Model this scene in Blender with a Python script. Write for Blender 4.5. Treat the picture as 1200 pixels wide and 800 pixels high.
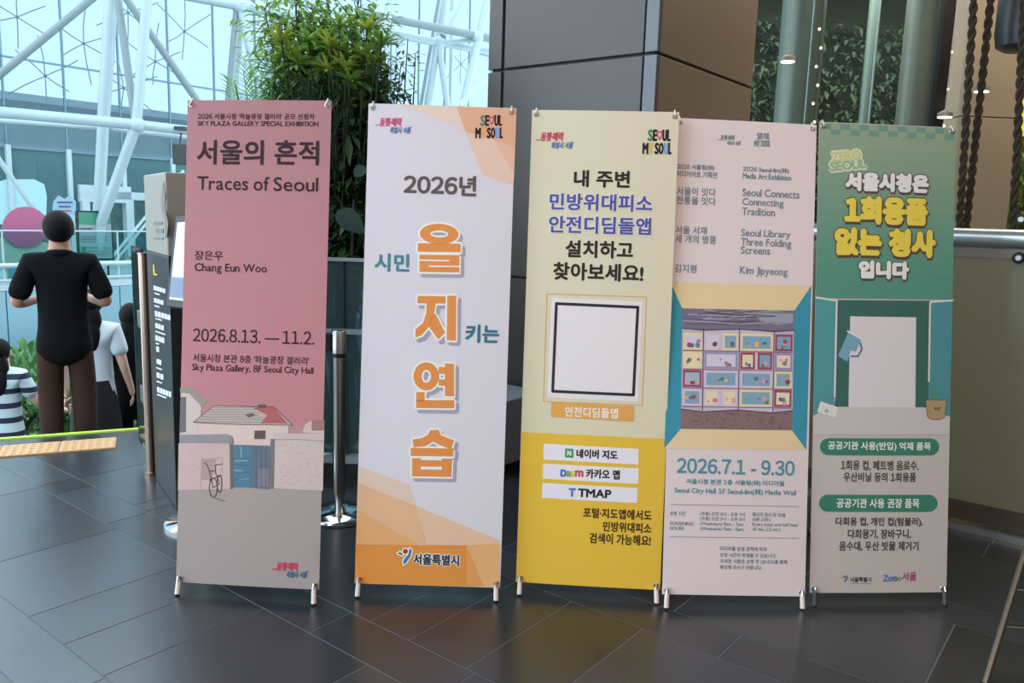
import bpy, bmesh, math, random
import numpy as np
from mathutils import Vector, Matrix, Quaternion
from math import sin, cos, pi, radians

for o in list(bpy.data.objects): bpy.data.objects.remove(o, do_unlink=True)
SC = bpy.context.scene
COL = SC.collection
random.seed(7)

# ------------------------------------------------------------------ camera
FPX, PITCH, ROLL, EYE = 937.96, radians(8.7836), radians(1.7955), 1.4263
_r, _u, _d = Vector((1, 0, 0)), Vector((0, sin(PITCH), cos(PITCH))), Vector((0, cos(PITCH), -sin(PITCH)))
cr_ = _r * cos(ROLL) + _u * sin(ROLL)
cu_ = -_r * sin(ROLL) + _u * cos(ROLL)
cam = bpy.data.cameras.new('camera')
camo = bpy.data.objects.new('camera', cam)
COL.objects.link(camo)
cam.sensor_width = 36
cam.lens = 36 * FPX / 1200
cam.clip_end = 300
camo.matrix_world = Matrix(((cr_.x, cu_.x, -_d.x, 0), (cr_.y, cu_.y, -_d.y, 0), (cr_.z, cu_.z, -_d.z, EYE), (0, 0, 0, 1)))
SC.camera = camo

# ------------------------------------------------------------------ world, lights, exposure
wd = bpy.data.worlds.new('overcast_sky')
SC.world = wd
wd.use_nodes = True
bg = wd.node_tree.nodes['Background']
bg.inputs[0].default_value = (0.70, 0.88, 1.0, 1)
bg.inputs[1].default_value = 3.5
SC.view_settings.view_transform = 'Standard'
SC.view_settings.look = 'None'
SC.view_settings.gamma = 1
SC.view_settings.exposure = 0.1
SC.view_settings.use_curve_mapping = False


def area(name, loc, size, energy, color, aim=(0, 0, -1)):
    l = bpy.data.lights.new(name, 'AREA')
    l.shape = 'RECTANGLE'
    l.size, l.size_y = size
    l.energy = energy
    l.color = color
    o = bpy.data.objects.new(name, l)
    COL.objects.link(o)
    o.location = loc
    o.rotation_euler = Vector(aim).to_track_quat('-Z', 'Y').to_euler()
    return o


area('ceiling_fill_light', (0.3, -0.6, 4.3), (4.0, 1.6), 128, (1.0, 0.79, 0.68))  # unseen area light set over the viewpoint to light the banner fronts
area('ceiling_fill_light', (2.6, 1.6, 4.3), (1.4, 1.4), 22, (1.0, 0.80, 0.62))
area('ceiling_fill_light', (3.6, 5.2, 4.5), (2.4, 1.0), 90, (1.0, 0.84, 0.66))  # unseen fill light added to brighten the stone fin
area('ceiling_fill_light', (3.6, 8.6, 4.4), (3.0, 1.6), 210, (1.0, 0.92, 0.82))  # unseen fill light added to brighten the hall behind the glazed screen

# ------------------------------------------------------------------ helpers
def ray(px, py):
    dx, dy = px - 600, py - 400
    X = dx * cos(ROLL) + dy * sin(ROLL)
    Y = -dx * sin(ROLL) + dy * cos(ROLL)
    return _r * (X / FPX) + _u * (-Y / FPX) + _d


def at(px, py, Y):
    r = ray(px, py)
    return Vector((0, 0, EYE)) + r * (Y / r.y)


def onplane(px, py, p, n):
    r = ray(px, py)
    c = Vector((0, 0, EYE))
    return c + r * ((Vector(p) - c).dot(Vector(n)) / r.dot(Vector(n)))


def lin(c):
    c /= 255.0
    return c / 12.92 if c <= 0.04045 else ((c + 0.055) / 1.055) ** 2.4


def rgb(c, k=1.0):
    return tuple(min(0.9, lin(v) * k) for v in c) + (1,)


MATS = {}


def mat(name, c, rough=0.6, metal=0.0, k=1.0, noise=0.0, nscale=20, spec=0.5, bump=0.0, emit=0.0, transl=0.0, trans=0.0, coord='Object'):
    if name in MATS: return MATS[name]
    m = bpy.data.materials.new(name)
    m.use_nodes = True
    nt = m.node_tree
    b = nt.nodes['Principled BSDF']
    col = rgb(c, k)
    b.inputs['Base Color'].default_value = col
    b.inputs['Roughness'].default_value = rough
    b.inputs['Metallic'].default_value = metal
    b.inputs['Specular IOR Level'].default_value = spec
    if emit:
        b.inputs['Emission Color'].default_value = col
        b.inputs['Emission Strength'].default_value = emit
    if noise or bump:
        tc = nt.nodes.new('ShaderNodeTexCoord')
        n = nt.nodes.new('ShaderNodeTexNoise')
        n.inputs['Scale'].default_value = nscale
        n.inputs['Detail'].default_value = 5
        nt.links.new(tc.outputs[coord], n.inputs['Vector'])
        if noise:
            mx = nt.nodes.new('ShaderNodeMix')
            mx.data_type = 'RGBA'
            mx.inputs[6].default_value = tuple(v * (1 - noise) for v in col[:3]) + (1,)
            mx.inputs[7].default_value = tuple(min(1, v * (1 + noise)) for v in col[:3]) + (1,)
            nt.links.new(n.outputs['Fac'], mx.inputs[0])
            nt.links.new(mx.outputs[2], b.inputs['Base Color'])
        if bump:
            bp = nt.nodes.new('ShaderNodeBump')
            bp.inputs['Strength'].default_value = bump
            bp.inputs['Distance'].default_value = 0.01
            nt.links.new(n.outputs['Fac'], bp.inputs['Height'])
            nt.links.new(bp.outputs[0], b.inputs['Normal'])
    if transl:
        t = nt.nodes.new('ShaderNodeBsdfTranslucent')
        t.inputs[0].default_value = col
        ms = nt.nodes.new('ShaderNodeMixShader')
        ms.inputs[0].default_value = transl
        nt.links.new(b.outputs[0], ms.inputs[1])
        nt.links.new(t.outputs[0], ms.inputs[2])
        nt.links.new(ms.outputs[0], nt.nodes['Material Output'].inputs[0])
    MATS[name] = m
    return m


def glass(name, tint, refl=0.12, rough=0.02, haze=0.0, hcol=(200, 225, 230)):
    """thin pane: tinted see-through, some mirror reflection, some milky haze"""
    if name in MATS: return MATS[name]
    m = bpy.data.materials.new(name)
    m.use_nodes = True
    nt = m.node_tree
    nt.nodes.remove(nt.nodes['Principled BSDF'])
    tr = nt.nodes.new('ShaderNodeBsdfTransparent')
    tr.inputs[0].default_value = rgb(tint)[:3] + (1,)
    gl = nt.nodes.new('ShaderNodeBsdfGlossy')
    gl.inputs['Roughness'].default_value = rough
    gl.inputs[0].default_value = (0.9, 0.95, 0.95, 1)
    fr = nt.nodes.new('ShaderNodeLayerWeight')
    fr.inputs[0].default_value = refl
    mx = nt.nodes.new('ShaderNodeMixShader')
    nt.links.new(fr.outputs['Fresnel'], mx.inputs[0])
    out = tr
    if haze:
        df = nt.nodes.new('ShaderNodeBsdfTranslucent')
        df.inputs[0].default_value = rgb(hcol)
        dd = nt.nodes.new('ShaderNodeBsdfDiffuse')
        dd.inputs[0].default_value = rgb(hcol)
        m0 = nt.nodes.new('ShaderNodeMixShader')
        nt.links.new(df.outputs[0], m0.inputs[1])
        nt.links.new(dd.outputs[0], m0.inputs[2])
        mh = nt.nodes.new('ShaderNodeMixShader')
        mh.inputs[0].default_value = haze
        nt.links.new(tr.outputs[0], mh.inputs[1])
        nt.links.new(m0.outputs[0], mh.inputs[2])
        out = mh
    nt.links.new(out.outputs[0], mx.inputs[1])
    nt.links.new(gl.outputs[0], mx.inputs[2])
    nt.links.new(mx.outputs[0], nt.nodes['Material Output'].inputs[0])
    MATS[name] = m
    return m


class MB:
    """collects shapes for ONE mesh object (world coordinates)"""
    def __init__(s): s.v, s.f = [], []

    def poly(s, pts):
        n = len(s.v)
        s.v += [tuple(p) for p in pts]
        s.f.append(tuple(range(n, n + len(pts))))
        return s

    def prism(s, pts, ext):
        """closed polygon pts swept by the vector ext"""
        n, k, e = len(s.v), len(pts), Vector(ext)
        s.v += [tuple(p) for p in pts] + [tuple(Vector(p) + e) for p in pts]
        s.f.append(tuple(range(n + k - 1, n - 1, -1)))
        s.f.append(tuple(range(n + k, n + 2 * k)))
        for i in range(k):
            j = (i + 1) % k
            s.f.append((n + i, n + j, n + k + j, n + k + i))
        return s

    def box(s, c, sx, sy, sz, ax=(1, 0, 0), up=(0, 0, 1)):
        """c centre; sx along ax, sz along up"""
        c, X, Z = Vector(c), Vector(ax).normalized(), Vector(up).normalized()
        Y = Z.cross(X)
        a, b, h = X * sx / 2, Y * sy / 2, Z * sz / 2
        return s.prism([c - a - b - h, c + a - b - h, c + a + b - h, c - a + b - h], h * 2)

    def tube(s, pts, r, n=10, cap=True, closed=False):
        pts = [Vector(p) for p in pts]
        m = len(pts)
        R = r if isinstance(r, (list, tuple)) else [r] * m
        base = len(s.v)
        prev = None
        for i, p in enumerate(pts):
            if closed: t = pts[(i + 1) % m] - pts[i - 1]
            else: t = pts[min(i + 1, m - 1)] - pts[max(i - 1, 0)]
            if t.length < 1e-9: t = Vector((0, 0, 1))
            t.normalize()
            if prev is None:
                a = t.orthogonal().normalized()
            else:
                a = prev - t * prev.dot(t)
                a = a.normalized() if a.length > 1e-6 else t.orthogonal().normalized()
            prev = a
            b = t.cross(a)
            for k in range(n):
                w = 2 * pi * k / n
                s.v.append(tuple(p + (a * cos(w) + b * sin(w)) * R[i]))
        for i in range(m if closed else m - 1):
            j = (i + 1) % m
            for k in range(n):
                l = (k + 1) % n
                s.f.append((base + i * n + k, base + i * n + l, base + j * n + l, base + j * n + k))
        if cap and not closed:
            s.f.append(tuple(range(base + n - 1, base - 1, -1)))
            s.f.append(tuple(range(base + (m - 1) * n, base + m * n)))
        return s

    def lathe(s, c, prof, n=24, axis=(0, 0, 1)):
        """prof: list of (radius, height) along axis from c"""
        c, Z = Vector(c), Vector(axis).normalized()
        return s.tube([c + Z * h for r, h in prof], [max(r, 1e-4) for r, h in prof], n) if False else s._lathe(c, prof, n, Z)

    def _lathe(s, c, prof, n, Z):
        X = Z.orthogonal().normalized()
        Y = Z.cross(X)
        base = len(s.v)
        for r, h in prof:
            for k in range(n):
                w = 2 * pi * k / n
                s.v.append(tuple(c + Z * h + (X * cos(w) + Y * sin(w)) * max(r, 1e-4)))
        for i in range(len(prof) - 1):
            for k in range(n):
                l = (k + 1) % n
                s.f.append((base + i * n + k, base + i * n + l, base + (i + 1) * n + l, base + (i + 1) * n + k))
        s.f.append(tuple(range(base + n - 1, base - 1, -1)))
        e = base + (len(prof) - 1) * n
        s.f.append(tuple(range(e, e + n)))
        return s

    def ball(s, c, rx, ry=None, rz=None, n=12, m=8, q=None):
        ry, rz, c = ry or rx, rz or rx, Vector(c)
        prof = []
        base = len(s.v)
        for i in range(m + 1):
            a = -pi / 2 + pi * i / m
            for k in range(n):
                w = 2 * pi * k / n
                p = Vector((rx * max(cos(a), 1e-3) * cos(w), ry * max(cos(a), 1e-3) * sin(w), rz * sin(a)))
                if q: p = q @ p
                s.v.append(tuple(c + p))
        for i in range(m):
            for k in range(n):
                l = (k + 1) % n
                s.f.append((base + i * n + k, base + i * n + l, base + (i + 1) * n + l, base + (i + 1) * n + k))
        return s

    def leaf(s, p, d, up, L, W, droop=0.25, fold=0.15, seg=3):
        p, d, up = Vector(p), Vector(d).normalized(), Vector(up)
        side = d.cross(up)
        side = side.normalized() if side.length > 1e-4 else d.orthogonal().normalized()
        nrm = side.cross(d).normalized()
        base = len(s.v)
        for i in range(seg + 1):
            t = i / seg
            w = W * 0.5 * (sin(pi * min(1, t * 0.92 + 0.06)) ** 0.8)
            c = p + d * (L * t) - Vector((0, 0, 1)) * (droop * L * t * t)
            lift = nrm * (fold * w)
            s.v += [tuple(c - side * w + lift), tuple(c), tuple(c + side * w + lift)]
        for i in range(seg):
            a = base + i * 3
            s.f += [(a, a + 1, a + 4, a + 3), (a + 1, a + 2, a + 5, a + 4)]
        return s

    def build(s, name, m, parent=None, smooth=False, bevel=0.0, **props):
        me = bpy.data.meshes.new(name)
        me.from_pydata(s.v, [], s.f)
        return finish(name, me, m, parent, smooth, bevel, **props)


def finish(name, me, m, parent=None, smooth=False, bevel=0.0, fixn=True, **props):
    if fixn or bevel:
        bm = bmesh.new()
        bm.from_mesh(me)
        if bevel:
            bmesh.ops.recalc_face_normals(bm, faces=bm.faces)
            es = [e for e in bm.edges if len(e.link_faces) == 2 and e.calc_face_angle(0) > 0.6]
            bmesh.ops.bevel(bm, geom=es, offset=bevel, segments=2, affect='EDGES', profile=0.5)
        bmesh.ops.recalc_face_normals(bm, faces=bm.faces)
        bm.to_mesh(me)
        bm.free()
    me.materials.append(m)
    if smooth:
        me.polygons.foreach_set('use_smooth', [True] * len(me.polygons))
        try: me.set_sharp_from_angle(angle=radians(42))
        except Exception: pass
    o = bpy.data.objects.new(name, me)
    COL.objects.link(o)
    if parent is not None:
        o.parent = parent
        o.matrix_parent_inverse = parent_inv(parent)
    else:
        # move the origin to the base centre of the mesh
        xs = [v.co for v in me.vertices]
        if xs:
            c = Vector(((min(v.x for v in xs) + max(v.x for v in xs)) / 2, (min(v.y for v in xs) + max(v.y for v in xs)) / 2, min(v.z for v in xs)))
            me.transform(Matrix.Translation(-c))
            o.location = c
    for k, v in props.items(): o[k] = v
    return o


WORLD = {}


def parent_inv(p):
    M = Matrix.Translation(p.location) @ p.rotation_euler.to_matrix().to_4x4()
    q = p.parent
    if q is not None: M = WORLD.get(p.name, Matrix()) if False else parent_world(p)
    return M.inverted()


def parent_world(p):
    M = Matrix.Translation(p.location) @ p.rotation_euler.to_matrix().to_4x4()
    if p.parent is not None: M = parent_world(p.parent) @ p.matrix_parent_inverse @ M
    return M


def thing(name, loc, label, cat, group=None, rz=0.0, kind=None):
    o = bpy.data.objects.new(name, None)
    COL.objects.link(o)
    o.empty_display_size = 0.1
    o.location = loc
    o.rotation_euler = (0, 0, rz)
    o['label'] = label
    if cat: o['category'] = cat
    if group: o['group'] = group
    if kind: o['kind'] = kind
    return o


GLYPHS = {}
WORKSHOP = bpy.data.scenes.new('outline_workshop')     # side scene, holds only what is being turned into a mesh


def load_glyphs(chars):
    """outline of every character, taken once; digits use the wide forms of the same sans face"""
    obs = []
    for ch in chars:
        if ch in GLYPHS or ch == ' ': continue
        c = bpy.data.curves.new('glyph', 'FONT')
        c.body = chr(ord(ch) + 0xFEE0) if ch.isdigit() else ch
        c.size = 1
        c.resolution_u = 3
        c.fill_mode = 'BOTH'
        o = bpy.data.objects.new('glyph', c)
        WORKSHOP.collection.objects.link(o)
        obs.append((ch, o, c))
    if not obs: return
    WORKSHOP.view_layers[0].update()
    dg = WORKSHOP.view_layers[0].depsgraph
    for ch, o, c in obs:
        me = bpy.data.meshes.new_from_object(o.evaluated_get(dg))
        GLYPHS[ch] = ([(p.co.x, p.co.y) for p in me.vertices], [tuple(p.vertices) for p in me.polygons])
        bpy.data.meshes.remove(me)
    for ch, o, c in obs:
        bpy.data.objects.remove(o)
        bpy.data.curves.remove(c)


def text_mesh(s, res=3):
    load_glyphs(s)
    v, f, x = [], [], 0.0
    for ch in s:
        if ch == ' ':
            x += 0.28
            continue
        gv, gf = GLYPHS[ch]
        b = len(v)
        if ord(ch) < 256:
            lo, hi = min(p[0] for p in gv), max(p[0] for p in gv)
            g = 0.055 if ch in "rtfLTJ'," else (0.12 if ch in '1.' else 0.08)
            w = 1.0
            if ch == '-': g = 0.11
            v += [((p[0] - lo) * w + x + g / 2, p[1]) for p in gv]
            x += (hi - lo) * w + g
        else:
            v += [(p[0] + x, p[1]) for p in gv]
            x += 0.93
        f += [tuple(b + k for k in q) for q in gf]
    x0, x1, y0, y1 = min(p[0] for p in v), max(p[0] for p in v), min(p[1] for p in v), max(p[1] for p in v)
    return [((p - x0) / (x1 - x0), (q - y0) / (y1 - y0)) for p, q in v], f


# directions of the building grid: A runs right and away, Bv right and nearer, E along the stair edge
A = Vector((sin(radians(38)), cos(radians(38)), 0))
Bv = Vector((cos(radians(38)), -sin(radians(38)), 0))
E = Vector((sin(radians(65.4)), cos(radians(65.4)), 0))
N = Vector((-cos(radians(65.4)), sin(radians(65.4)), 0))
Z = Vector((0, 0, 1))
E0 = Vector((-2.77, 4.87, 0))
STAIR_R = Vector((-2.02, 5.213, 0))          # right end of the stair opening, on the edge line

# ------------------------------------------------------------------ materials
m_steel = mat('brushed_steel', (190, 188, 184), 0.28, 1.0)
m_steel_w = mat('warm_steel', (176, 152, 136), 0.25, 1.0)
m_black = mat('black_plastic', (20, 21, 24), 0.45)
m_white = mat('white_paint', (226, 234, 236), 0.4)
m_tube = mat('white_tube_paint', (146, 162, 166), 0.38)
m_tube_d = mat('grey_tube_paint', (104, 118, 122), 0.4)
m_farw = mat('far_white_paint', (158, 174, 178), 0.45)
m_rubber = mat('dark_rubber', (24, 24, 25), 0.8)
m_chrome = mat('chrome', (225, 228, 230), 0.08, 1.0)

# floor stone: dark slate with fine speckle and satin sheen
def stone(name, base, k):
    m = bpy.data.materials.new(name)
    m.use_nodes = True
    nt = m.node_tree
    b = nt.nodes['Principled BSDF']
    tc = nt.nodes.new('ShaderNodeTexCoord')
    n1 = nt.nodes.new('ShaderNodeTexNoise')
    n1.inputs['Scale'].default_value = 420
    n1.inputs['Detail'].default_value = 3
    n2 = nt.nodes.new('ShaderNodeTexNoise')
    n2.inputs['Scale'].default_value = 2.2
    n2.inputs['Detail'].default_value = 6
    geo = nt.nodes.new('ShaderNodeNewGeometry')
    for n in (n1, n2): nt.links.new(geo.outputs['Position'], n.inputs['Vector'])
    r1 = nt.nodes.new('ShaderNodeValToRGB')
    c = rgb(base, k)
    r1.color_ramp.elements[0].position = 0.42
    r1.color_ramp.elements[0].color = tuple(v * 0.55 for v in c[:3]) + (1,)
    r1.color_ramp.elements[1].position = 0.66
    r1.color_ramp.elements[1].color = tuple(v * 1.9 for v in c[:3]) + (1,)
    nt.links.new(n1.outputs['Fac'], r1.inputs[0])
    nt.links.new(r1.outputs[0], b.inputs['Base Color'])
    mr = nt.nodes.new('ShaderNodeMapRange')
    mr.inputs[1].default_value = 0.3
    mr.inputs[2].default_value = 0.7
    mr.inputs[3].default_value = 0.34
    mr.inputs[4].default_value = 0.46
    nt.links.new(n2.outputs['Fac'], mr.inputs[0])
    nt.links.new(mr.outputs[0], b.inputs['Roughness'])
    b.inputs['Specular IOR Level'].default_value = 0.12
    b.inputs['Coat Weight'].default_value = 1.0
    b.inputs['Coat IOR'].default_value = 1.5
    b.inputs['Coat Roughness'].default_value = 0.25
    bp = nt.nodes.new('ShaderNodeBump')
    bp.inputs['Strength'].default_value = 0.12
    bp.inputs['Distance'].default_value = 0.002
    nt.links.new(n1.outputs['Fac'], bp.inputs['Height'])
    nt.links.new(bp.outputs[0], b.inputs['Normal'])
    return m


m_tiles = [stone('slate_tile', (37, 40, 44), 1.0), stone('slate_tile_dark', (32, 34, 38), 1.0), stone('slate_tile_pale', (44, 47, 52), 1.0)]
m_grout = mat('pale_grout', (92, 100, 106), 0.8)

# ------------------------------------------------------------------ floor
def clip(poly, p, n):
    """keep the part of a 2D polygon with (x-p).n <= 0"""
    out = []
    for i in range(len(poly)):
        a, b = poly[i], poly[(i + 1) % len(poly)]
        da, db = (a - p).dot(n), (b - p).dot(n)
        if da <= 0: out.append(a)
        if (da < 0) != (db < 0) and abs(da - db) > 1e-9: out.append(a + (b - a) * (da / (da - db)))
    return out


fl = MB()
# slab: in front of the stair edge, and beside the stair opening
far_l, far_r = E0 - E * 9, STAIR_R
fl.prism([Vector((-9, -3, -.3)), Vector((9, -3, -.3)), Vector((9, 12, -.3)), STAIR_R + N * 6 + Z * -.3, STAIR_R + Z * -.3, far_l + Z * -.3], Z * 0.2985)
floor = fl.build('floor', m_grout, kind='structure', label='dark slate tiled lobby floor with pale joints')
rows = []
a = 1.03
seq = [0.575, 0.19]
edges = [1.03, 1.605, 1.795, 2.40]
while edges[-1] < 6.2: edges.append(edges[-1] + (0.19 if len(edges) % 2 == 0 else 0.605))
lo = [0.84, 0.235, 0.045, -0.56]
edges = lo[::-1] + edges
known = {1.03: [-3.46, -2.907, -2.63, -2.355, -1.80, -1.25], 1.795: [-3.69, -3.57, -2.95, -2.40, -2.003, -1.811, -1.55, -1.246], 1.605: [-4.29, -4.11, -3.55, -2.7, -2.1]}
rt = random.Random(3)
ntile = 0
for i in range(len(edges) - 1):
    a0, a1 = edges[i], edges[i + 1]
    kn = known.get(round(a0, 3), [])
    cuts, b = [], -6.2
    while b < 3.6:
        cuts.append(b)
        b += rt.choice([0.55, 0.83, 0.83, 1.1])
    if kn:
        cuts = [c for c in cuts if c < kn[0] - 0.25] + kn + [c for c in cuts if c > kn[-1] + 0.3]
    for b0, b1 in zip(cuts, cuts[1:]):
        g = 0.0026
        q = [A * (a0 + g) + Bv * (b0 + g), A * (a0 + g) + Bv * (b1 - g), A * (a1 - g) + Bv * (b1 - g), A * (a1 - g) + Bv * (b0 + g)]
        q = clip(q, E0 - N * 0.045, N)
        if len(q) < 3: continue
        c = sum(q, Vector()) / len(q)
        dd = Vector((c.x, c.y))
        if c.y < 1.2 or c.y > 6.4 or abs(c.x) > 0.78 * c.y + 1.0 or c.x > 4.2 or c.dot(A) > 5.2: continue
        ntile += 1
        mb = MB()
        mb.prism([p + Z * -0.008 for p in q], Z * 0.008)
        mb.build('tile', m_tiles[rt.choice([0, 0, 1, 1, 2])] if a1 - a0 > 0.3 else m_tiles[rt.choice([0, 2, 1])], floor, fixn=True)
# yellow-green strip along the top of the stairs
MB().box(E0 - E * 1.6 + E * 0.0 - N * 0.02 + Z * 0.002, 4.7, 0.03, 0.012, E).build('edge_strip', mat('lime_safety_strip', (196, 226, 70), 0.5), floor, label='lime yellow safety strip')
# tactile tiles
m_tact = mat('tactile_ochre', (184, 142, 98), 0.6, noise=0.15, nscale=60)
tp = Vector((-2.385, 4.70, 0)) + N * -0.005
for i in range(5):
    c = tp - E * (0.15 + 0.302 * i)
    c.z = 0.004
    tl = MB().box(c, 0.298, 0.235, 0.008, E).build('tactile_tile', m_tact, floor)
    d = MB()
    for r in range(5):
        for k in range(7):
            p = c + E * (-0.129 + 0.043 * k) + N * (-0.095 + 0.0475 * r)
            d.lathe(p + Z * 0.003, [(0.015, 0), (0.013, 0.004), (0.007, 0.0055)], 8)
    d.build('tactile_studs', mat('tactile_stud', (204, 164, 118), 0.5), tl, kind='stuff')

# ------------------------------------------------------------------ stairs going down behind the edge
m_step = mat('grey_step_stone', (88, 96, 100), 0.5, noise=0.1)
st = thing('stair_flight', E0 + N * 1.5 - Z * 2.4, 'dark stone stairs going down behind the lime safety strip', 'stairs')
for i in range(12):
    zt = -0.165 * (i + 1)
    c = E0 - E * 1.9 + N * (0.15 + 0.30 * i) + Z * (zt - 0.15)
    MB().box(c, 5.2, 0.30, 0.30, E).build('step', m_step, st)
lowf = MB().prism([E0 - E * 8 + N * 3.6 + Z * -2.35, STAIR_R + N * 3.6 + Z * -2.35, STAIR_R + N * 14 + Z * -2.35, E0 - E * 8 + N * 14 + Z * -2.35], Z * 0.2)
lowf.build('trim_1', mat('lower_floor', (120, 130, 132), 0.5), kind='structure', label='grey floor of the level below')
MB().box(STAIR_R + N * 1.9 + E * 0.05 + Z * -1.25, 0.08, 3.8, 2.4, E).build('wall_stair', mat('stair_side', (60, 66, 70), 0.6), kind='structure', label='dark side wall of the stairwell')

# ------------------------------------------------------------------ glass facade, far left
F0 = at(12, 240, 17.0)
F0.z = 0
AN = Vector((-A.y, A.x, 0))                   # facade normal, pointing outside
zj = onplane(12, 67, F0, AN).z
m_pane_up = glass('facade_glass', (190, 199, 206), 0.06, haze=0.12, hcol=(184, 198, 206))
m_pane_lo = glass('shopfront_glass', (170, 190, 192), 0.08, haze=0.2, hcol=(150, 178, 182))
win = thing('window_1', F0, 'tall pale blue glass facade behind the white tubes', None, kind='structure')
zrow = [0.12, 2.55, zj, zj + 2.6, zj + 5.2]
PW = 1.2
for r in range(4):
    for k in range(-1, 18):
        p = F0 + A * (PW * k)
        c = p + A * PW / 2 + Z * ((zrow[r] + zrow[r + 1]) / 2)
        MB().box(c, PW - 0.03, 0.02, zrow[r + 1] - zrow[r] - 0.03, A).build('pane', m_pane_lo if r == 0 else m_pane_up, win)
m_mull = mat('mullion', (176, 206, 212), 0.4)
m_mull_d = mat('mullion_joint', (84, 116, 128), 0.5)
for k in range(-1, 19):
    p = F0 + A * (PW * k)
    MB().box(p + Z * 1.3 - AN * 0.05, 0.09, 0.1, 2.6, A).build('mullion', m_farw, win)
    MB().box(p + Z * (2.6 + 3.6), 0.035, 0.05, 7.2, A).build('mullion', m_mull_d, win)
for z in zrow[1:]:
    MB().box(F0 + A * 10 + Z * z, 24, 0.05, 0.035, A).build('transom', m_mull_d, win)
MB().box(F0 + A * 10 + Z * 0.05 - AN * 0.1, 24, 0.35, 0.1, A).build('sill', m_farw, win)
# rod stars built in for reflections of spider fittings in the glass
m_rod = mat('rod_grey', (120, 158, 172), 0.5)
rr = random.Random(5)
for (px, py) in [(53, 89), (98, 51), (145, 103), (182, 72), (216, 37), (20, 20), (465, 70), (540, 75), (150, 15)]:
    q = onplane(px, py, F0 + AN * 0.7, AN)
    mb = MB()
    for k in range(6):
        w = pi / 6 + pi / 3 * k + rr.uniform(-.15, .15)
        L = rr.uniform(0.55, 0.95)
        e = q + A * cos(w) * L + Z * sin(w) * L
        mid = (q + e) / 2 + A * rr.uniform(-.04, .04)
        mb.tube([q, mid, e], 0.011, 5)
    mb.ball(q, 0.035, n=8, m=5)
    mb.build('reflection_star', m_rod, win)

# door in the lower facade
dr = thing('door_1', onplane(150, 300, F0 - AN * 0.15, AN) * 1, 'white framed glass door in the far facade', None, kind='structure')
for (xa, xb, ya, yb) in [(93, 152, 219, 236), (98, 104, 236, 300), (149, 155, 232, 300), (180, 186, 232, 300), (93, 215, 228, 232)]:
    p0, p1 = onplane(xa, yb, F0 - AN * 0.15, AN), onplane(xb, ya, F0 - AN * 0.15, AN)
    w = (p1 - p0).dot(A)
    MB().box((p0 + p1) / 2, abs(w), 0.12, abs(p1.z - p0.z), A).build('door_frame', m_farw, dr)

# ------------------------------------------------------------------ what stands outside
gr = MB().prism([Vector((-45, 14, -0.4)), Vector((10, 14, -0.4)), Vector((40, 90, -0.4)), Vector((-90, 90, -0.4))], Z * 0.3)
# (kept beyond the facade line)
gr = MB().prism([F0 - A * 12 + AN * 0.4 + Z * -.4, F0 + A * 40 + AN * 0.4 + Z * -.4, F0 + A * 40 + AN * 40 + Z * -.4, F0 - A * 12 + AN * 40 + Z * -.4], Z * 0.35)
gr.build('ground', mat('outdoor_paving', (168, 178, 178), 0.8), kind='structure', label='pale paving outside the facade')
ob = F0 + AN * 11 + A * 6
bld = thing('low_building', ob, 'low teal grey building seen through the lower facade glass', 'building')
m_bld = mat('building_teal', (140, 166, 164), 0.7, noise=0.12, nscale=1.5)
m_bld2 = mat('building_band', (176, 196, 196), 0.6)
m_bldg = mat('building_window', (104, 134, 134), 0.3)
MB().box(ob + Z * 2.25, 34, 5, 4.5, A).build('wall', m_bld, bld)
MB().box(ob + Z * 4.55 - AN * 0.1, 34.4, 5.4, 0.22, A).build('roof_edge', m_bld2, bld)
MB().box(ob + Z * 3.1 - AN * 2.55, 34, 0.12, 0.14, A).build('band', m_bld2, bld)
for k in range(14):
    MB().box(ob + A * (-15.6 + 2.4 * k) + Z * 1.6 - AN * 2.53, 1.8, 0.1, 2.2, A).build('window', m_bldg, bld)
m_leaf_out = mat('outdoor_leaf', (72, 120, 62), 0.7, noise=0.4, nscale=3)
m_leaf_dk = mat('dark_leaf', (34, 62, 34), 0.5, noise=0.4, nscale=8, transl=0.15)


def bush(name, c, rx, ry, rz, n, L, W, m, label, seed, group=None, cat='shrub'):
    r = random.Random(seed)
    t = thing(name, (c[0], c[1], c[2]), label, cat, group)
    mb = MB()
    for i in range(n):
        w, ph = r.uniform(0, 2 * pi), math.acos(r.uniform(-0.2, 1))
        k = r.uniform(0.45, 1) ** 0.6
        d = Vector((sin(ph) * cos(w), sin(ph) * sin(w), cos(ph)))
        p = Vector(c) + Vector((d.x * rx * k, d.y * ry * k, rz * (0.25 + 0.75 * max(0, d.z) * k)))
        dd = (d + Vector((r.uniform(-.6, .6), r.uniform(-.6, .6), r.uniform(-.1, .7)))).normalized()
        mb.leaf(p, dd, Z, L * r.uniform(.6, 1.2), W * r.uniform(.7, 1.2), 0.3, seg=2)
    mb.build('foliage', m, t, kind='stuff', fixn=False)
    s = MB()
    for i in range(5):
        w = r.uniform(0, 6.28)
        s.tube([Vector(c), Vector(c) + Vector((cos(w) * rx * .4, sin(w) * ry * .4, rz * 0.7))], 0.012, 5)
    s.build('stem', mat('stem_brown', (70, 58, 40), 0.8), t)
    return t


for i, (px, dd, lab) in enumerate([(112, 2.5, 'bush outside the facade right of the green notice board'), (165, 2.2, 'bush outside the facade beside the glass door'), (10, 3.0, 'bush outside the facade above the pink standee')]):
    p = onplane(px, 280, F0 + AN * dd, AN)
    bush('shrub', (p.x, p.y, -0.05), 1.0, 0.8, 1.7 if i < 2 else 1.3, 260, 0.32, 0.14, m_leaf_out, lab, 40 + i)

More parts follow.
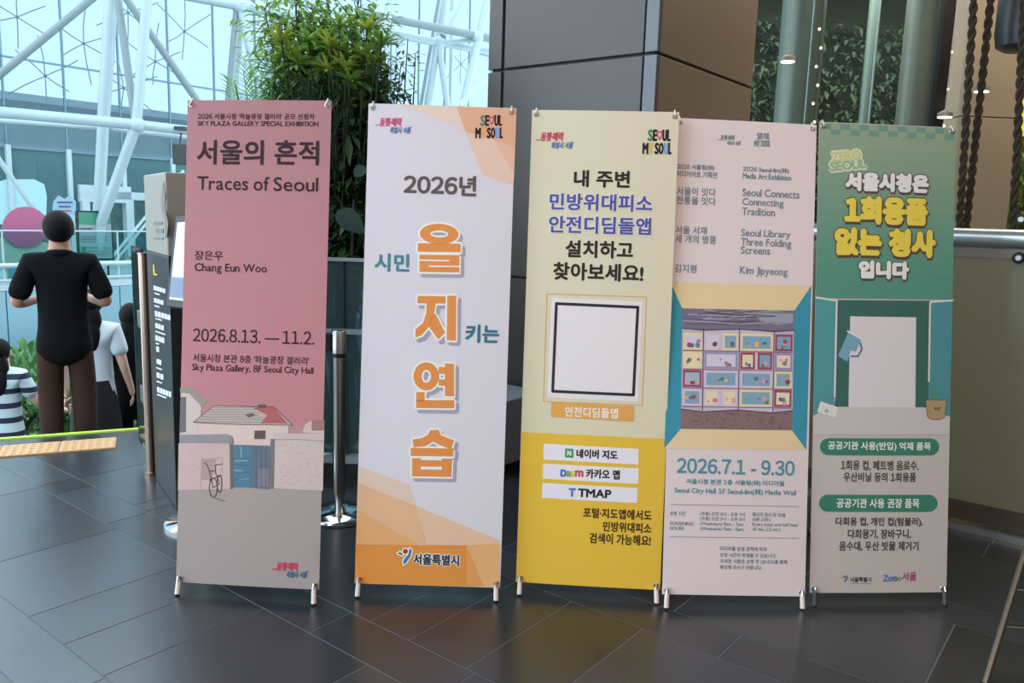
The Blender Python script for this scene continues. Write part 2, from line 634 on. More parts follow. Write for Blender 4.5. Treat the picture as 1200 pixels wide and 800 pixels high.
# ------------------------------------------------------------------ opposite platform with balustrade
P0 = at(0, 240, 14.0)
P0.z = 0
m_fasc = glass('fascia_dummy', (0, 0, 0))
m_fascia = mat('pale_blue_fascia', (100, 136, 148), 0.18, noise=0.1, nscale=1.2)
pl = MB().prism([P0 - A * 6 - Z * 0.12, P0 + A * 26 - Z * 0.12, P0 + A * 26 + AN * 3.2 - Z * 0.12, P0 - A * 6 + AN * 3.2 - Z * 0.12], Z * 0.12)
plat = pl.build('floor_platform', mat('platform_white', (150, 166, 170), 0.4), kind='structure', label='white edged walkway across the stairwell')
for k in range(-3, 12):
    MB().box(P0 + A * (2.0 * k + 1) - AN * -0.02 - Z * 0.98, 1.98, 0.04, 1.7, A).build('fascia_panel', m_fascia, plat)
MB().box(P0 + A * 8 + AN * 3.1 - Z * 1.3, 28, 0.2, 2.3, A).build('back_wall', m_fascia, plat)
bal = thing('walkway_balustrade', P0, 'glass balustrade with steel rails along the far walkway', 'railing')
m_railw = mat('rail_white_steel', (160, 174, 178), 0.3, 0.3)
MB().tube([P0 - A * 6 + Z * 0.93, P0 + A * 14 + Z * 0.93], 0.014, 8).build('top_rail', m_railw, bal, smooth=True)
MB().tube([P0 - A * 6 + Z * 0.325 - AN * 0.05, P0 + A * 14 + Z * 0.325 - AN * 0.05], 0.05, 10).build('hand_rail', m_railw, bal, smooth=True)
MB().tube([P0 - A * 6 + Z * 0.06, P0 + A * 14 + Z * 0.06], 0.03, 8).build('bottom_rail', m_railw, bal, smooth=True)
m_bglass = glass('balustrade_glass', (216, 238, 238), 0.05)
for k in range(-2, 6):
    MB().box(P0 + A * (2.0 * k + 1) + Z * 0.5 + AN * 0.03, 1.97, 0.012, 0.84, A).build('glass_panel', m_bglass, bal)
    MB().tube([P0 + A * (2.0 * k) + Z * 0.0, P0 + A * (2.0 * k) + Z * 0.93], 0.016, 6).build('post', m_railw, bal)

# leaning braces seen behind the balustrade (stair stringers outside)
br = thing('steel_stair_brace', onplane(150, 300, F0 - AN * 0.6, AN), 'pair of pale diagonal steel braces behind the green notice board', 'brace')
for s in (0, 7):
    MB().tube([onplane(118 + s, 318, F0 - AN * 0.6, AN), onplane(174 + s, 250, F0 - AN * 0.6, AN), onplane(215 + s, 200, F0 - AN * 0.6, AN)], 0.035, 8).build('brace_bar', m_farw, br)

# white tubular space frame
sf = thing('steel_space_frame', at(160, 145, 15.5) * 1, 'white tubular steel space frame in front of the glass facade', 'space frame')
TUBES = [  # px from, px to, depth from, depth to, thickness px, darker
    ((-60, 126), (161, 146), 14.5, 15.6, 13, 0), ((161, 146), (330, 166), 15.6, 16.8, 11, 0),
    ((173, -10), (160, 146), 15.6, 15.6, 11, 0), ((160, 146), (118, 262), 15.6, 15.9, 12, 0), ((118, 262), (112, 335), 15.9, 16, 11, 0),
    ((131, -10), (121, 145), 16.4, 16.4, 14, 0), ((121, 145), (113, 300), 16.4, 16.4, 13, 0),
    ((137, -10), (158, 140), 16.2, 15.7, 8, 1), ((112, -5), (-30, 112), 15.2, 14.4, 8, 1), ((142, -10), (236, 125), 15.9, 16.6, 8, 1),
    ((-30, 145), (40, 246), 14.6, 15.2, 6, 0), ((118, 150), (330, 172), 16.6, 17.6, 6, 0), ((-60, 137), (118, 150), 15.6, 16.6, 6, 0),
    ((215, -6), (282, 7), 17.2, 17.6, 11, 0), ((282, 7), (420, 26), 17.6, 18.6, 11, 0),
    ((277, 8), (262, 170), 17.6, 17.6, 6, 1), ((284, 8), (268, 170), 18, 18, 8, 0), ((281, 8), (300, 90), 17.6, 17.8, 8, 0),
    ((325, -10), (312, 170), 18.2, 18.2, 14, 0),
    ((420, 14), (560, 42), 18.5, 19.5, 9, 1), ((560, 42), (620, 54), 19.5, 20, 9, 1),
    ((460, -10), (450, 45), 18.6, 18.6, 9, 0), ((440, 36), (515, 50), 19, 19.6, 9, 0), ((515, 50), (600, 65), 19.6, 20.4, 8, 0),
    ((515, 51), (562, 45), 19.6, 19.6, 6, 0), ((574, -10), (541, 130), 19.5, 19.5, 9, 0),
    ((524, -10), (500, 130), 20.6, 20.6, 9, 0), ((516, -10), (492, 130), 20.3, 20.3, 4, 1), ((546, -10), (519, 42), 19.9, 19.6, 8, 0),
    ((514, 52), (526, 135), 19.6, 20.0, 7, 0), ((512, 52), (501, 135), 19.6, 20.2, 8, 0), ((531, -10), (528, 130), 21, 21, 5, 0)]
for (a0, b0, d0, d1, w, dk) in TUBES:
    p, q = at(*a0, d0), at(*b0, d1)
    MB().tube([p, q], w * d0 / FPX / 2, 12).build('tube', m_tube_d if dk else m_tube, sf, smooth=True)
for (px, py, d, r) in [(161, 146, 15.6, 9), (282, 7, 17.6, 8), (560, 43, 19.5, 7), (515, 50, 19.6, 7)]:
    MB().ball(at(px, py, d), r * d / FPX).build('node', m_tube, sf, smooth=True)
MB().tube([at(539, 122, 18.5), at(572, 92, 18.5)], 0.05, 8).build('brace_bar', m_farw, sf, smooth=True)

# standee boards on the walkway (plain shapes)
def slab(name, pts, t, m, parent=None, **kw):
    """flat board from a list of world points, given real thickness away from the viewer"""
    return MB().prism(pts, AN * t).build(name, m, parent, **kw)


def ring(cx, cy, rx, ry, n=20, a0=0, a1=2 * pi):
    return [(cx + rx * cos(a0 + (a1 - a0) * i / n), cy + ry * sin(a0 + (a1 - a0) * i / n)) for i in range(n)]


SP = P0 + AN * 0.5
def onb(px, py, off=0): return onplane(px, py, SP + AN * off, AN)
sd = thing('standee', onb(25, 345), 'large rounded pink and cream standee board on the far walkway', 'standee')
slab('body_board', [onb(*p) for p in [(-2, 280), (12, 277), (44, 281), (58, 285), (50, 318), (40, 345), (12, 346), (8, 318), (-4, 300)]], 0.03, mat('standee_cream', (150, 156, 142), 0.6), sd)
slab('head_board', [onb(*p, -0.06) for p in ring(30, 266, 27, 24)], 0.03, mat('standee_pink', (150, 74, 106), 0.6), sd)
slab('foot_board', [onb(*p, -0.04) for p in [(12, 312), (40, 312), (38, 344), (18, 346)]], 0.03, mat('standee_blue', (92, 132, 158), 0.6), sd)
film = thing('window_film', onplane(48, 250, F0 - AN * 0.05, AN), 'pale frosted film shape on the facade glass above the pink standee', 'decal')
m_film = mat('frosted_film', (150, 186, 192), 0.6)
slab('film_panel', [onplane(*p, F0 - AN * 0.06, AN) for p in [(-6, 214), (8, 210), (40, 210), (52, 216), (55, 230), (54, 262), (20, 265), (-6, 262)]], 0.01, m_film, film)
hs = thing('speech_sign', onb(76, 262), 'small pale blue heart shaped sign beside the pink standee', 'sign')
heart = [(76, 262), (66, 254), (62, 245), (63, 236), (69, 229), (76, 233), (83, 229), (89, 236), (89, 246), (85, 255)]
slab('sign_board', [onb(*p, 0.1) for p in heart], 0.02, mat('sign_blue', (120, 152, 170), 0.5), hs)
for (x0, x1, y, c) in [(67, 85, 237, (60, 70, 110)), (69, 83, 242, (60, 70, 110)), (68, 84, 247, (150, 70, 90))]:
    slab('print_line', [onb(x0, y - 1, 0.09), onb(x1, y - 1, 0.09), onb(x1, y + 1, 0.09), onb(x0, y + 1, 0.09)], 0.004, mat('print_%d' % c[0], c, 0.6), hs)
MB().tube([onb(76, 260, .12), onb(77, 340, .12)], 0.02, 8).build('pole', m_white, hs)

# green notice board
nb = thing('notice_board', onb(112, 340, 0.3), 'black framed green and white notice board on the far walkway', 'notice board')
def onn(px, py, off=0.0): return onplane(px, py, SP + AN * (0.1 + off), AN)
slab('frame', [onn(90.5, 246.5), onn(131, 247.5), onn(134, 304.5), onn(92.5, 305)], 0.05, m_black, nb)
slab('poster', [onn(92, 248.5, -.01), onn(129.5, 249.5, -.01), onn(132, 302.5, -.01), onn(94, 303, -.01)], 0.012, mat('poster_grey', (130, 140, 144), 0.5), nb)
slab('poster_header', [onn(92, 248.5, -.02), onn(129.5, 249.5, -.02), onn(130, 262, -.02), onn(120, 260, -.02), onn(108, 263, -.02), onn(93, 262, -.02)], 0.008, mat('poster_green', (44, 118, 92), 0.5), nb)
for (x0, x1, y, w, c) in [(94, 108, 268, 2, (70, 80, 90)), (95, 126, 277, 1, (120, 110, 112)), (95, 124, 280, 1, (130, 110, 112)), (95, 112, 283, 1, (120, 110, 112)), (96, 129, 290, 1.2, (50, 130, 100)), (101, 127, 294, 1, (120, 130, 130)), (101, 125, 297, 1, (120, 130, 130))]:
    slab('print_line', [onn(x0, y - w / 2, -.02), onn(x1, y - w / 2, -.02), onn(x1, y + w / 2, -.02), onn(x0, y + w / 2, -.02)], 0.008, mat('print_%d_%d' % (c[0], c[1]), c, 0.6), nb)
slab('print_block', [onn(95.5, 289, -.02), onn(101, 289, -.02), onn(101.5, 299, -.02), onn(96, 299, -.02)], 0.008, MATS['poster_green'], nb)
for px in (98, 127):
    MB().tube([onn(px, 303, .05), onn(px, 342, .05)], 0.02, 8).build('leg', m_black, nb)
# bushes at the foot of the fascia, in the lower planter
m_bush = mat('planter_leaf', (66, 112, 52), 0.55, noise=0.5, nscale=5, transl=0.25)
spots = [(15, 408, 10.6), (36, 415, 9.8), (50, 400, 11.2), (25, 470, 9.0), (128, 398, 10.8), (137, 412, 9.6), (150, 440, 9.4), (112, 470, 9.0), (42, 452, 8.8)]
names = ['below the pink standee', 'left of the man in black', 'behind the man in black', 'beside the striped shirt', 'right of the man in black, light green', 'in front of the pale blue fascia at right', 'behind the woman in black', 'low between the waiting people', 'low left of the man in black']
for i, (px, py, d) in enumerate(spots):
    p = at(px, py, d)
    zb = -1.72
    bush('planter_shrub', (p.x, p.y, zb), 0.75, 0.6, p.z - zb + 0.0, 330, 0.26, 0.085, m_bush if i != 3 else m_leaf_dk, 'leafy green planter shrub ' + names[i], 60 + i, 'shrubs in the lower planter')
pb = P0 - AN * 3.4
pbx = MB().box(pb - Z * 1.95 + A * 2.2, 11, 5.6, 0.5, A)
pbx.build('planter_trough', mat('planter_concrete', (120, 128, 128), 0.7), label='long grey planter trough on the lower level', category='planter')

# ------------------------------------------------------------------ clad column in the middle
CC = Vector((0.695, 4.29, 0))                # near corner
BL, AL = 1.13, 1.27                          # left face length (along -Bv), right face length (along A)
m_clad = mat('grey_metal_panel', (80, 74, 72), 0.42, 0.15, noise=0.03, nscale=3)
m_clad_w = mat('warm_lit_panel', (150, 135, 119), 0.34, 0.35, noise=0.05, nscale=2)  # warm light on the right face is put into this panel colour
m_joint = mat('dark_joint', (58, 58, 62), 0.7)
m_trimc = mat('corner_trim_grey', (98, 99, 104), 0.35, 0.3)
colm = thing('clad_column', CC - Bv * BL / 2 + A * AL / 2, 'large square column clad in grey metal panels behind the cream banner', 'column')
MB().prism([CC + A * .02 - Bv * .02, CC - Bv * (BL - .02) + A * .02, CC - Bv * (BL - .02) + A * (AL - .02), CC + A * (AL - .02) - Bv * .02], Z * 4.9).build('core', m_joint, colm)
zs = [0.02, 1.072, 2.285, 3.50, 4.72]
fw = 0.10
for z0, z1 in zip(zs, zs[1:]):
    h, zc = z1 - z0 - 0.016, (z0 + z1) / 2
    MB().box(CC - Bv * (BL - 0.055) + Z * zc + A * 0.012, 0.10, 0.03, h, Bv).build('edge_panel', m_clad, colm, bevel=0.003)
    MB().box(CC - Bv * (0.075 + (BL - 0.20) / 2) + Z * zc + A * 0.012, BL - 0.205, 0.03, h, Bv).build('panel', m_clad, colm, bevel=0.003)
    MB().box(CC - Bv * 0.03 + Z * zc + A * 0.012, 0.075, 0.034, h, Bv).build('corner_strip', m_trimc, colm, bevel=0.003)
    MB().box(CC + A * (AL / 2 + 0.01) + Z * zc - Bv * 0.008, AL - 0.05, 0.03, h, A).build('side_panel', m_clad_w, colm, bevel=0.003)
# stone bench against the column
bn = thing('stone_bench', Vector((-0.02, 4.6, 0)), 'low grey block bench against the column, between the banners', 'bench')
bo = CC - Bv * 0.90 - A * 0.235
MB().box(bo + Z * 0.235, 0.62, 0.40, 0.37, Bv).build('bench_block', mat('bench_grey', (134, 138, 146), 0.45), bn, bevel=0.008)
MB().box(bo + Z * 0.025 + A * 0.03, 0.56, 0.30, 0.05, Bv).build('toe_recess', m_black, bn)

# ------------------------------------------------------------------ right: glass barrier with steel rail
G0 = Vector((2.19, 3.79, 0))
m_frost = glass('smoky_glass', (120, 124, 112), 0.2, 0.12, haze=0.72, hcol=(172, 168, 142))
gb = thing('glass_barrier', G0, 'smoky glass barrier with thick steel top rail at the right', 'railing')
for k in range(-2, 3):
    MB().box(G0 - Bv * (-0.33 + 0.97 * k - 0.485) * 1 + Z * 0.74, 0.955, 0.014, 1.22, Bv).build('glass_panel', m_frost, gb)
MB().tube([G0 - Bv * 2.5 + Z * 1.40, G0 + Bv * 1.6 + Z * 1.40], 0.045, 16).build('top_rail', mat('rail_steel', (186, 200, 204), 0.3, 0.8), gb, smooth=True)
MB().box(G0 - Bv * 0.45 + Z * 1.335, 4.1, 0.02, 0.05, Bv).build('rail_channel', mat('rail_channel', (128, 124, 116), 0.4, 0.7), gb)
MB().box(G0 - Bv * 0.45 + Z * 0.085, 4.1, 0.05, 0.09, Bv).build('base_channel', mat('base_channel', (96, 84, 74), 0.4, 0.8), gb)
MB().box(G0 - Bv * 0.45 + Z * 0.015 - A * 0.06, 4.1, 0.03, 0.03, Bv).build('base_trim', mat('base_trim', (150, 150, 148), 0.35, 0.8), gb)
for (px, py) in [(1197, 257), (1194, 302)]:
    p = onplane(px, py, G0 - A * 0.02, A)
    f = MB().lathe(p, [(0.026, 0), (0.026, 0.012), (0.02, 0.018)], 18, -A).build('patch_fitting', m_black, gb, smooth=True)
    MB().lathe(p - A * 0.019, [(0.014, 0), (0.012, 0.004)], 14, -A).build('bolt', m_steel, f, smooth=True)

# ------------------------------------------------------------------ right background: glazed wall, steel pillars, green wall
W0 = at(868, 70, 6.6)
W0.z = 0
WA = Vector((1, 0.10, 0)).normalized()       # runs to the right
WN = Vector((-WA.y, WA.x, 0))
def onw(px, py, off=0.0): return onplane(px, py, W0 + WN * off, WN)


win2 = thing('window_2', W0, 'dark glazed screen with black frames behind the right banners', None, kind='structure')
m_dglass = glass('dark_screen_glass', (218, 226, 222), 0.14, 0.03, haze=0.05, hcol=(150, 166, 160))
m_frame = mat('black_frame', (28, 26, 26), 0.4)
xs = [868, 1106]
for px, w in [(868, 0.075), (1103, 0.09)]:
    p = onw(px, 70)
    MB().box(Vector((p.x, p.y, 2.4)), w, 0.10, 4.8, WA).build('mullion', m_frame, win2)
xa, xb = onw(872, 70), onw(1100, 70)
n = 3
for k in range(n):
    p, q = xa.lerp(xb, k / n), xa.lerp(xb, (k + 1) / n)
    c = (p + q) / 2
    MB().box(Vector((c.x, c.y, 2.45)), (q - p).length - 0.012, 0.015, 4.6, WA).build('pane', m_dglass, win2)
# steel pillars behind the glass
m_pill = mat('satin_pillar', (146, 146, 140), 0.38, 0.35)
def pillar(px0, px1, d, lab, m=m_pill):
    p0, p1 = at(px0, 70, d), at(px1, 70, d)
    c, r = (p0 + p1) / 2, (p1 - p0).length / 2
    t = thing('round_pillar', (c.x, c.y, 0), lab, 'pillar')
    MB().lathe((c.x, c.y, 0.12), [(r, 0), (r, 4.6)], 32).build('shaft', m, t, smooth=True)
    MB().lathe((c.x, c.y, 0.0), [(r * 1.12, 0), (r * 1.12, 0.11), (r * 1.02, 0.13)], 32).build('base_collar', m_steel, t, smooth=True)
    return t


pillar(913, 962, 7.6, 'broad satin steel pillar behind the pale pink banner')
pillar(1058, 1100, 7.9, 'pale steel pillar above the green banner')
pillar(1013, 1026, 9.0, 'slender pale teal pillar between the two broad steel pillars', mat('teal_pillar', (126, 142, 138), 0.4, 0.3))
# green wall
gw0 = at(960, 70, 10.2)
m_gwl = mat('green_wall_leaf', (84, 104, 84), 0.6, noise=0.5, nscale=4)
gwt = thing('green_wall', (gw0.x, gw0.y, 0), 'dim vertical garden wall behind the steel pillars', 'green wall')
MB().box((gw0.x + 0.2, gw0.y + 0.25, 2.0), 4.6, 0.3, 3.9, WA).build('backing', mat('green_wall_backing', (30, 40, 32), 0.9), gwt)
rg = random.Random(11)
mb = MB()
for i in range(6500):
    x, z = rg.uniform(-2.1, 2.5), rg.uniform(0.1, 3.9)
    p = Vector((gw0.x + x, gw0.y + x * 0.1 + rg.uniform(-.05, .1), z))
    mb.leaf(p, Vector((rg.uniform(-1, 1), -0.7, rg.uniform(-.6, .8))), Z, rg.uniform(.07, .14), rg.uniform(.035, .065), 0.5, seg=2)
mb.build('foliage', m_gwl, gwt, kind='stuff', fixn=False)
# string lights hanging in the screen
for i, px in enumerate((965, 1120)):
    t = thing('string_light', at(px, 60, 6.9) * Vector((1, 1, 0)) if False else Vector((at(px, 60, 6.9).x, at(px, 60, 6.9).y, 1.8)), ['hanging string of tiny warm lights left of the green banner', 'hanging string of tiny warm lights beside the twisted ropes'][i], 'string light', 'string lights')
    a, b = at(px, 0, 6.9), at(px, 150, 6.9)
    x, y = a.x, a.y
    MB().tube([Vector((x, y, 1.8)), Vector((x, y, 4.6))], 0.003, 5).build('wire', m_black, t)
    for k in range(9):
        MB().ball(Vector((x + (0.012 if k % 2 else -0.012), y, 1.85 + 0.148 * k)), 0.013, n=8, m=6).build('bulb', mat('warm_bulb', (255, 236, 190), 0.4, emit=3.0), t)
# back wall, stone fin, yellow lit planting to the right
MB().box((5.9, 11.5, 2.4), 6.6, 0.2, 4.8, WA).build('wall_back', mat('dim_back_wall', (96, 98, 90), 0.8, noise=0.1, nscale=1), kind='structure', label='dim wall far behind the glazed screen')
sfp = at(1152, 120, 6.9)
fin = thing('stone_fin', (sfp.x, sfp.y, 0), 'pale stone wall fin behind the twisted ropes', 'wall fin')
m_fin = mat('fin_stone', (164, 150, 128), 0.6, noise=0.06, nscale=3)
for z0, z1 in [(0, 1.18), (1.18, 2.36), (2.36, 3.54), (3.54, 4.7)]:
    MB().box((sfp.x, sfp.y, (z0 + z1) / 2), 0.50, 0.25, z1 - z0 - 0.008, WA).build('stone_slab', m_fin, fin, bevel=0.003)
yl = at(1188, 95, 8.2)
lp = thing('glowing_panel', (yl.x, yl.y, 2.2), 'yellow green lit panel above the plants at the right edge', 'light panel')
MB().box((yl.x + 0.25, yl.y + 0.2, 2.62), 1.0, 0.05, 0.42, WA).build('diffuser', mat('yellow_glow', (214, 214, 40), 0.5, emit=0.8), lp)
MB().box((yl.x + 0.25, yl.y + 0.2, 2.86), 1.06, 0.09, 0.05, WA).build('frame', m_black, lp)
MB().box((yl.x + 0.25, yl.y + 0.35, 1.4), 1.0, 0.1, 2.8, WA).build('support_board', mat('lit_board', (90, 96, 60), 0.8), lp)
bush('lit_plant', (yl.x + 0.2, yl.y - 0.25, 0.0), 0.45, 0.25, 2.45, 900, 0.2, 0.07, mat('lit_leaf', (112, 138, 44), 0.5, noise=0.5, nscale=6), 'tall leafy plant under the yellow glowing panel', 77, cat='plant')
dk = at(1190, 22, 6.0)
sp = thing('hanging_speaker', (dk.x, dk.y, dk.z - 0.2), 'dark rounded speaker hanging at the top right corner', 'speaker')
MB().lathe((dk.x + 0.05, dk.y, dk.z - 0.22), [(0.10, 0), (0.15, 0.03), (0.165, 0.12), (0.165, 0.6), (0.12, 0.66)], 24).build('housing', mat('speaker_navy', (34, 40, 50), 0.35), sp, smooth=True)
MB().tube([(dk.x + 0.05, dk.y, dk.z + 0.42), (dk.x + 0.05, dk.y, 4.8)], 0.012, 6).build('suspension_rod', m_black, sp)
# twisted ropes
m_rope = mat('dark_rope', (58, 50, 38), 0.85, noise=0.35, nscale=60)
ropes = [((1140, 20), (1126, 240), 4.5, 'leftmost of the twisted dark ropes'), ((1159, 20), (1134, 250), 4.55, 'second twisted dark rope, in front of the stone fin'), ((1197, 70), (1188, 250), 4.4, 'rightmost twisted dark rope near the steel fittings')]
for i, (a, b, d, lab) in enumerate(ropes):
    p, q = at(*a, d), at(*b, d)
    dirv = (p - q).normalized()
    top, bot = q + dirv * ((4.75 - q.z) / dirv.z), q + dirv * ((0.1 - q.z) / dirv.z)
    t = thing('twisted_rope', bot, lab, 'rope', 'twisted ropes')
    X = dirv.orthogonal().normalized()
    Yv = dirv.cross(X)
    L = (top - bot).length
    for s in (0, 1):
        pts = []
        for k in range(261):
            h = L * k / 260
            w = h / 0.13 * 2 * pi + pi * s
            pts.append(bot + dirv * h + (X * cos(w) + Yv * sin(w)) * 0.0105)
        MB().tube(pts, 0.0125, 6).build('strand', m_rope, t, smooth=True)
# lobby ceiling and walls; glowing discs added for downlight reflections
MB().prism([Vector((-1.9, -3.2, 4.8)), Vector((9.2, -3.2, 4.8)), Vector((9.2, 12.2, 4.8)), Vector((0.6, 12.2, 4.8)), Vector((0.2, 5.2, 4.8)), Vector((-1.9, 3.0, 4.8))], Z * 0.15).build('ceiling', mat('ceiling_grey', (96, 94, 90), 0.8), kind='structure', label='pale grey lobby ceiling')
MB().box((2.6, -3.3, 2.4), 13.2, 0.2, 4.8).build('wall_front', mat('lobby_wall', (150, 146, 140), 0.8), kind='structure', label='grey lobby wall behind the viewpoint')
MB().box((9.1, 4.5, 2.4), 0.2, 15.4, 4.8).build('wall_right', mat('right_wall', (140, 130, 116), 0.8), kind='structure', label='warm grey side wall of the lobby')
for i, (px, py, d, lab) in enumerate([(923, 73, 6.45, 'glowing disc for a downlight reflection in front of the broad steel pillar'), (1150, 108, 6.5, 'glowing disc for a downlight reflection in front of the stone fin'), (1107, 138, 6.4, 'glowing disc for a downlight reflection just above the green banner')]):
    p = at(px, py, d)
    t = thing('downlight_reflection', p, lab, 'lamp', 'downlight reflections')  # hung lamp shape added for a downlight reflected in the glass
    MB().lathe(p, [(0.052, 0), (0.052, 0.006)], 20).build('diffuser', mat('reflection_glow', (255, 240, 220), 0.5, emit=3.5), t, smooth=True)
    MB().lathe(p + Z * 0.006, [(0.055, 0), (0.055, 0.03), (0.012, 0.05), (0.004, 0.06), (0.003, 4.8 - p.z - 0.006)], 16).build('housing', mat('reflection_mount_grey', (150, 146, 138), 0.4), t, smooth=True)

# metal sign stand at the lower right corner
fs = thing('sign_stand', Vector((1.62, 2.32, 0)), 'thin metal sign stand with chrome rungs cut off at the lower right corner', 'stand')
s0, s1 = Vector((1.515, 2.33, 0.0)), Vector((2.02, 2.86, 0.42))
s0 = onplane(1150, 815, (1.5, 2.33, 0), (0, 1, 0)); s0.z = max(s0.z, 0.0)
r0 = at(1152, 808, 2.36); r1 = at(1214, 605, 2.72)
dv = (r1 - r0).normalized()
r0 = r0 - dv * (r0.z / dv.z)
MB().tube([r0, r0 + dv * 1.5], 0.011, 10).build('leg', mat('stand_bronze', (120, 110, 100), 0.35, 0.8), fs, smooth=True)
off = Vector((0.5, -0.06, 0))
MB().tube([r0 + off, r0 + off + dv * 1.5], 0.011, 10).build('leg', MATS['stand_bronze'], fs, smooth=True)
top = r0 + dv * 1.5
MB().tube([top, top + off], 0.008, 10).build('top_bar', MATS['stand_bronze'], fs, smooth=True)
for o_ in (Vector(), off):
    MB().tube([top + o_, Vector((top.x + o_.x + 0.25, top.y + o_.y + 0.45, 0.0))], 0.009, 10).build('rear_leg', MATS['stand_bronze'], fs, smooth=True)
for (px, py) in [(1178, 733), (1192.5, 692)]:
    k = min((abs(i * 0.01 * 1.0) for i in range(150)), key=lambda t: abs((onplane(px, py, r0 + dv * t, (0, 1, 0)) - (r0 + dv * t)).z))
    p = r0 + dv * k
    MB().tube([p, p + off], 0.006, 8).build('rung', m_chrome, fs, smooth=True)

# ------------------------------------------------------------------ left: kiosk, gate, stanchion, display
K0, K1 = Vector((-1.571, 3.636, 0)), Vector((-1.874, 4.088, 0))   # near and far foot of the visible face
kd = (K1 - K0).normalized()
kn = Vector((-kd.y, kd.x, 0))
if kn.dot(-K0) < 0: kn = -kn                  # towards the viewer side
kb = -kn
ks = thing('information_totem', K0 + (K1 - K0) / 2 + kb * 0.2, 'tall black and beige information totem behind the pink banner', 'totem')
m_kblk = mat('totem_black', (20, 22, 26), 0.35)
m_kbge = mat('totem_beige', (142, 134, 124), 0.5)
KL = (K1 - K0).length
ztop = onplane(176, 204, K1, kn).z
zmid = onplane(178, 295, K1, kn).z
def kbox(z0, z1, m, name):
    return MB().prism([K0 + Z * z0, K1 + Z * z0, K1 + kb * 0.42 + Z * z0, K0 + kb * 0.42 + Z * z0], Z * (z1 - z0)).build(name, m, ks, bevel=0.006)


kbox(0.0, zmid, m_kblk, 'lower_body')
kbox(zmid, ztop, m_kbge, 'upper_body')
def onk(px, py, off=0.003): return onplane(px, py, K0 + kn * off, kn)
def kstrip(pts, m, name): return MB().prism([onk(*p) for p in pts], -kn * 0.0025).build(name, m, ks)


m_kw = mat('totem_print_white', (206, 208, 210), 0.6)
m_kg = mat('totem_print_grey', (112, 108, 104), 0.6)
kstrip([(191.5, 213), (193.5, 230), (193, 243), (197, 262), (195.5, 277), (193, 279), (192.5, 258), (188.5, 242), (188.5, 230)], m_kg, 'feather_emblem')
kstrip([(182, 319), (183.5, 322.5), (181.8, 309.5), (180.3, 309.5), (181, 318.5), (184, 310.5), (184.6, 311)][:0] or [(179.2, 310), (180.2, 310), (181, 320.5), (184, 321.2), (184, 322.6), (179.8, 322)], mat('totem_yellow', (220, 190, 70), 0.6), 'arrow_mark')

for (x0, x1, y, w, sl) in [(180, 194, 337, 5, .3), (181, 188, 343.5, 1.4, .3), (180.5, 192, 351.5, 5, .3), (181, 188, 358, 1.4, .3), (181.5, 200, 367, 6, .3), (182, 191, 373, 1.4, .3), (182, 192.5, 381, 5.5, .35), (182, 196, 388, 1.4, .35), (182, 193, 395.5, 6, .35), (182.5, 187, 402, 1.4, .35), (183, 187, 408.5, 6, .35), (183.5, 190, 423, 5.5, .4), (183, 191, 430.5, 1.4, .4), (183.5, 192, 439, 6, .4), (183.5, 191, 446.5, 1.4, .4), (184, 201, 456, 6, .4), (184, 197, 462, 1.4, .4)]:
    n_ = max(1, int((x1 - x0) / 3.4)) if w > 3 else 1
    for j in range(n_):
        a_, b_ = x0 + (x1 - x0) * j / n_, x0 + (x1 - x0) * (j + .82) / n_
        kstrip([(a_, y - w / 2 + (a_ - x0) * sl), (b_, y - w / 2 + (b_ - x0) * sl), (b_, y + w / 2 + (b_ - x0) * sl), (a_, y + w / 2 + (a_ - x0) * sl)], m_kw, 'print_mark')
for (x0, x1, y, w) in [(180, 190, 261, 3), (182, 191, 270, 5), (180, 191, 279, 2)]:
    kstrip([(x0, y - w / 2), (x1, y - w / 2 + .4), (x1, y + w / 2 + .4), (x0, y + w / 2)], m_kg, 'print_mark')

# glass gate with steel post
gt = thing('glass_gate', Vector((-1.915, 4.14, 0)), 'glass gate leaf on a bronze steel post left of the totem', 'gate')
gp = Vector((-1.915, 4.14, 0))
ph = onplane(171, 296, gp, (0, 1, 0)).z
MB().lathe(gp, [(0.036, 0), (0.036, 0.02), (0.027, 0.022), (0.027, ph - 0.01), (0.03, ph - 0.008), (0.03, ph)], 20).build('post', m_steel_w, gt, smooth=True)
lf = at(156, 300, 4.42); lf.z = 0
gd = (lf - gp).normalized()
pc = gp + gd * 0.04
ln = (lf - gp).length - 0.03
gz0, gz1 = 0.10, ph + 0.02
pn = MB().box(pc + gd * ln / 2 + Z * (gz0 + gz1) / 2, ln, 0.012, gz1 - gz0, gd).build('glass_leaf', glass('gate_glass', (176, 200, 198), 0.15, haze=0.2, hcol=(120, 150, 148)), gt)
MB().box(pc + gd * ln + Z * (gz0 + gz1) / 2, 0.012, 0.016, gz1 - gz0, gd).build('edge_seal', m_black, gt)
for zz in (ph - 0.36, 0.42, 0.13):
    MB().box(pc + gd * 0.055 + Z * zz, 0.14, 0.035, 0.09 if zz > 0.2 else 0.02, gd).build('clamp', m_steel, gt, bevel=0.004)

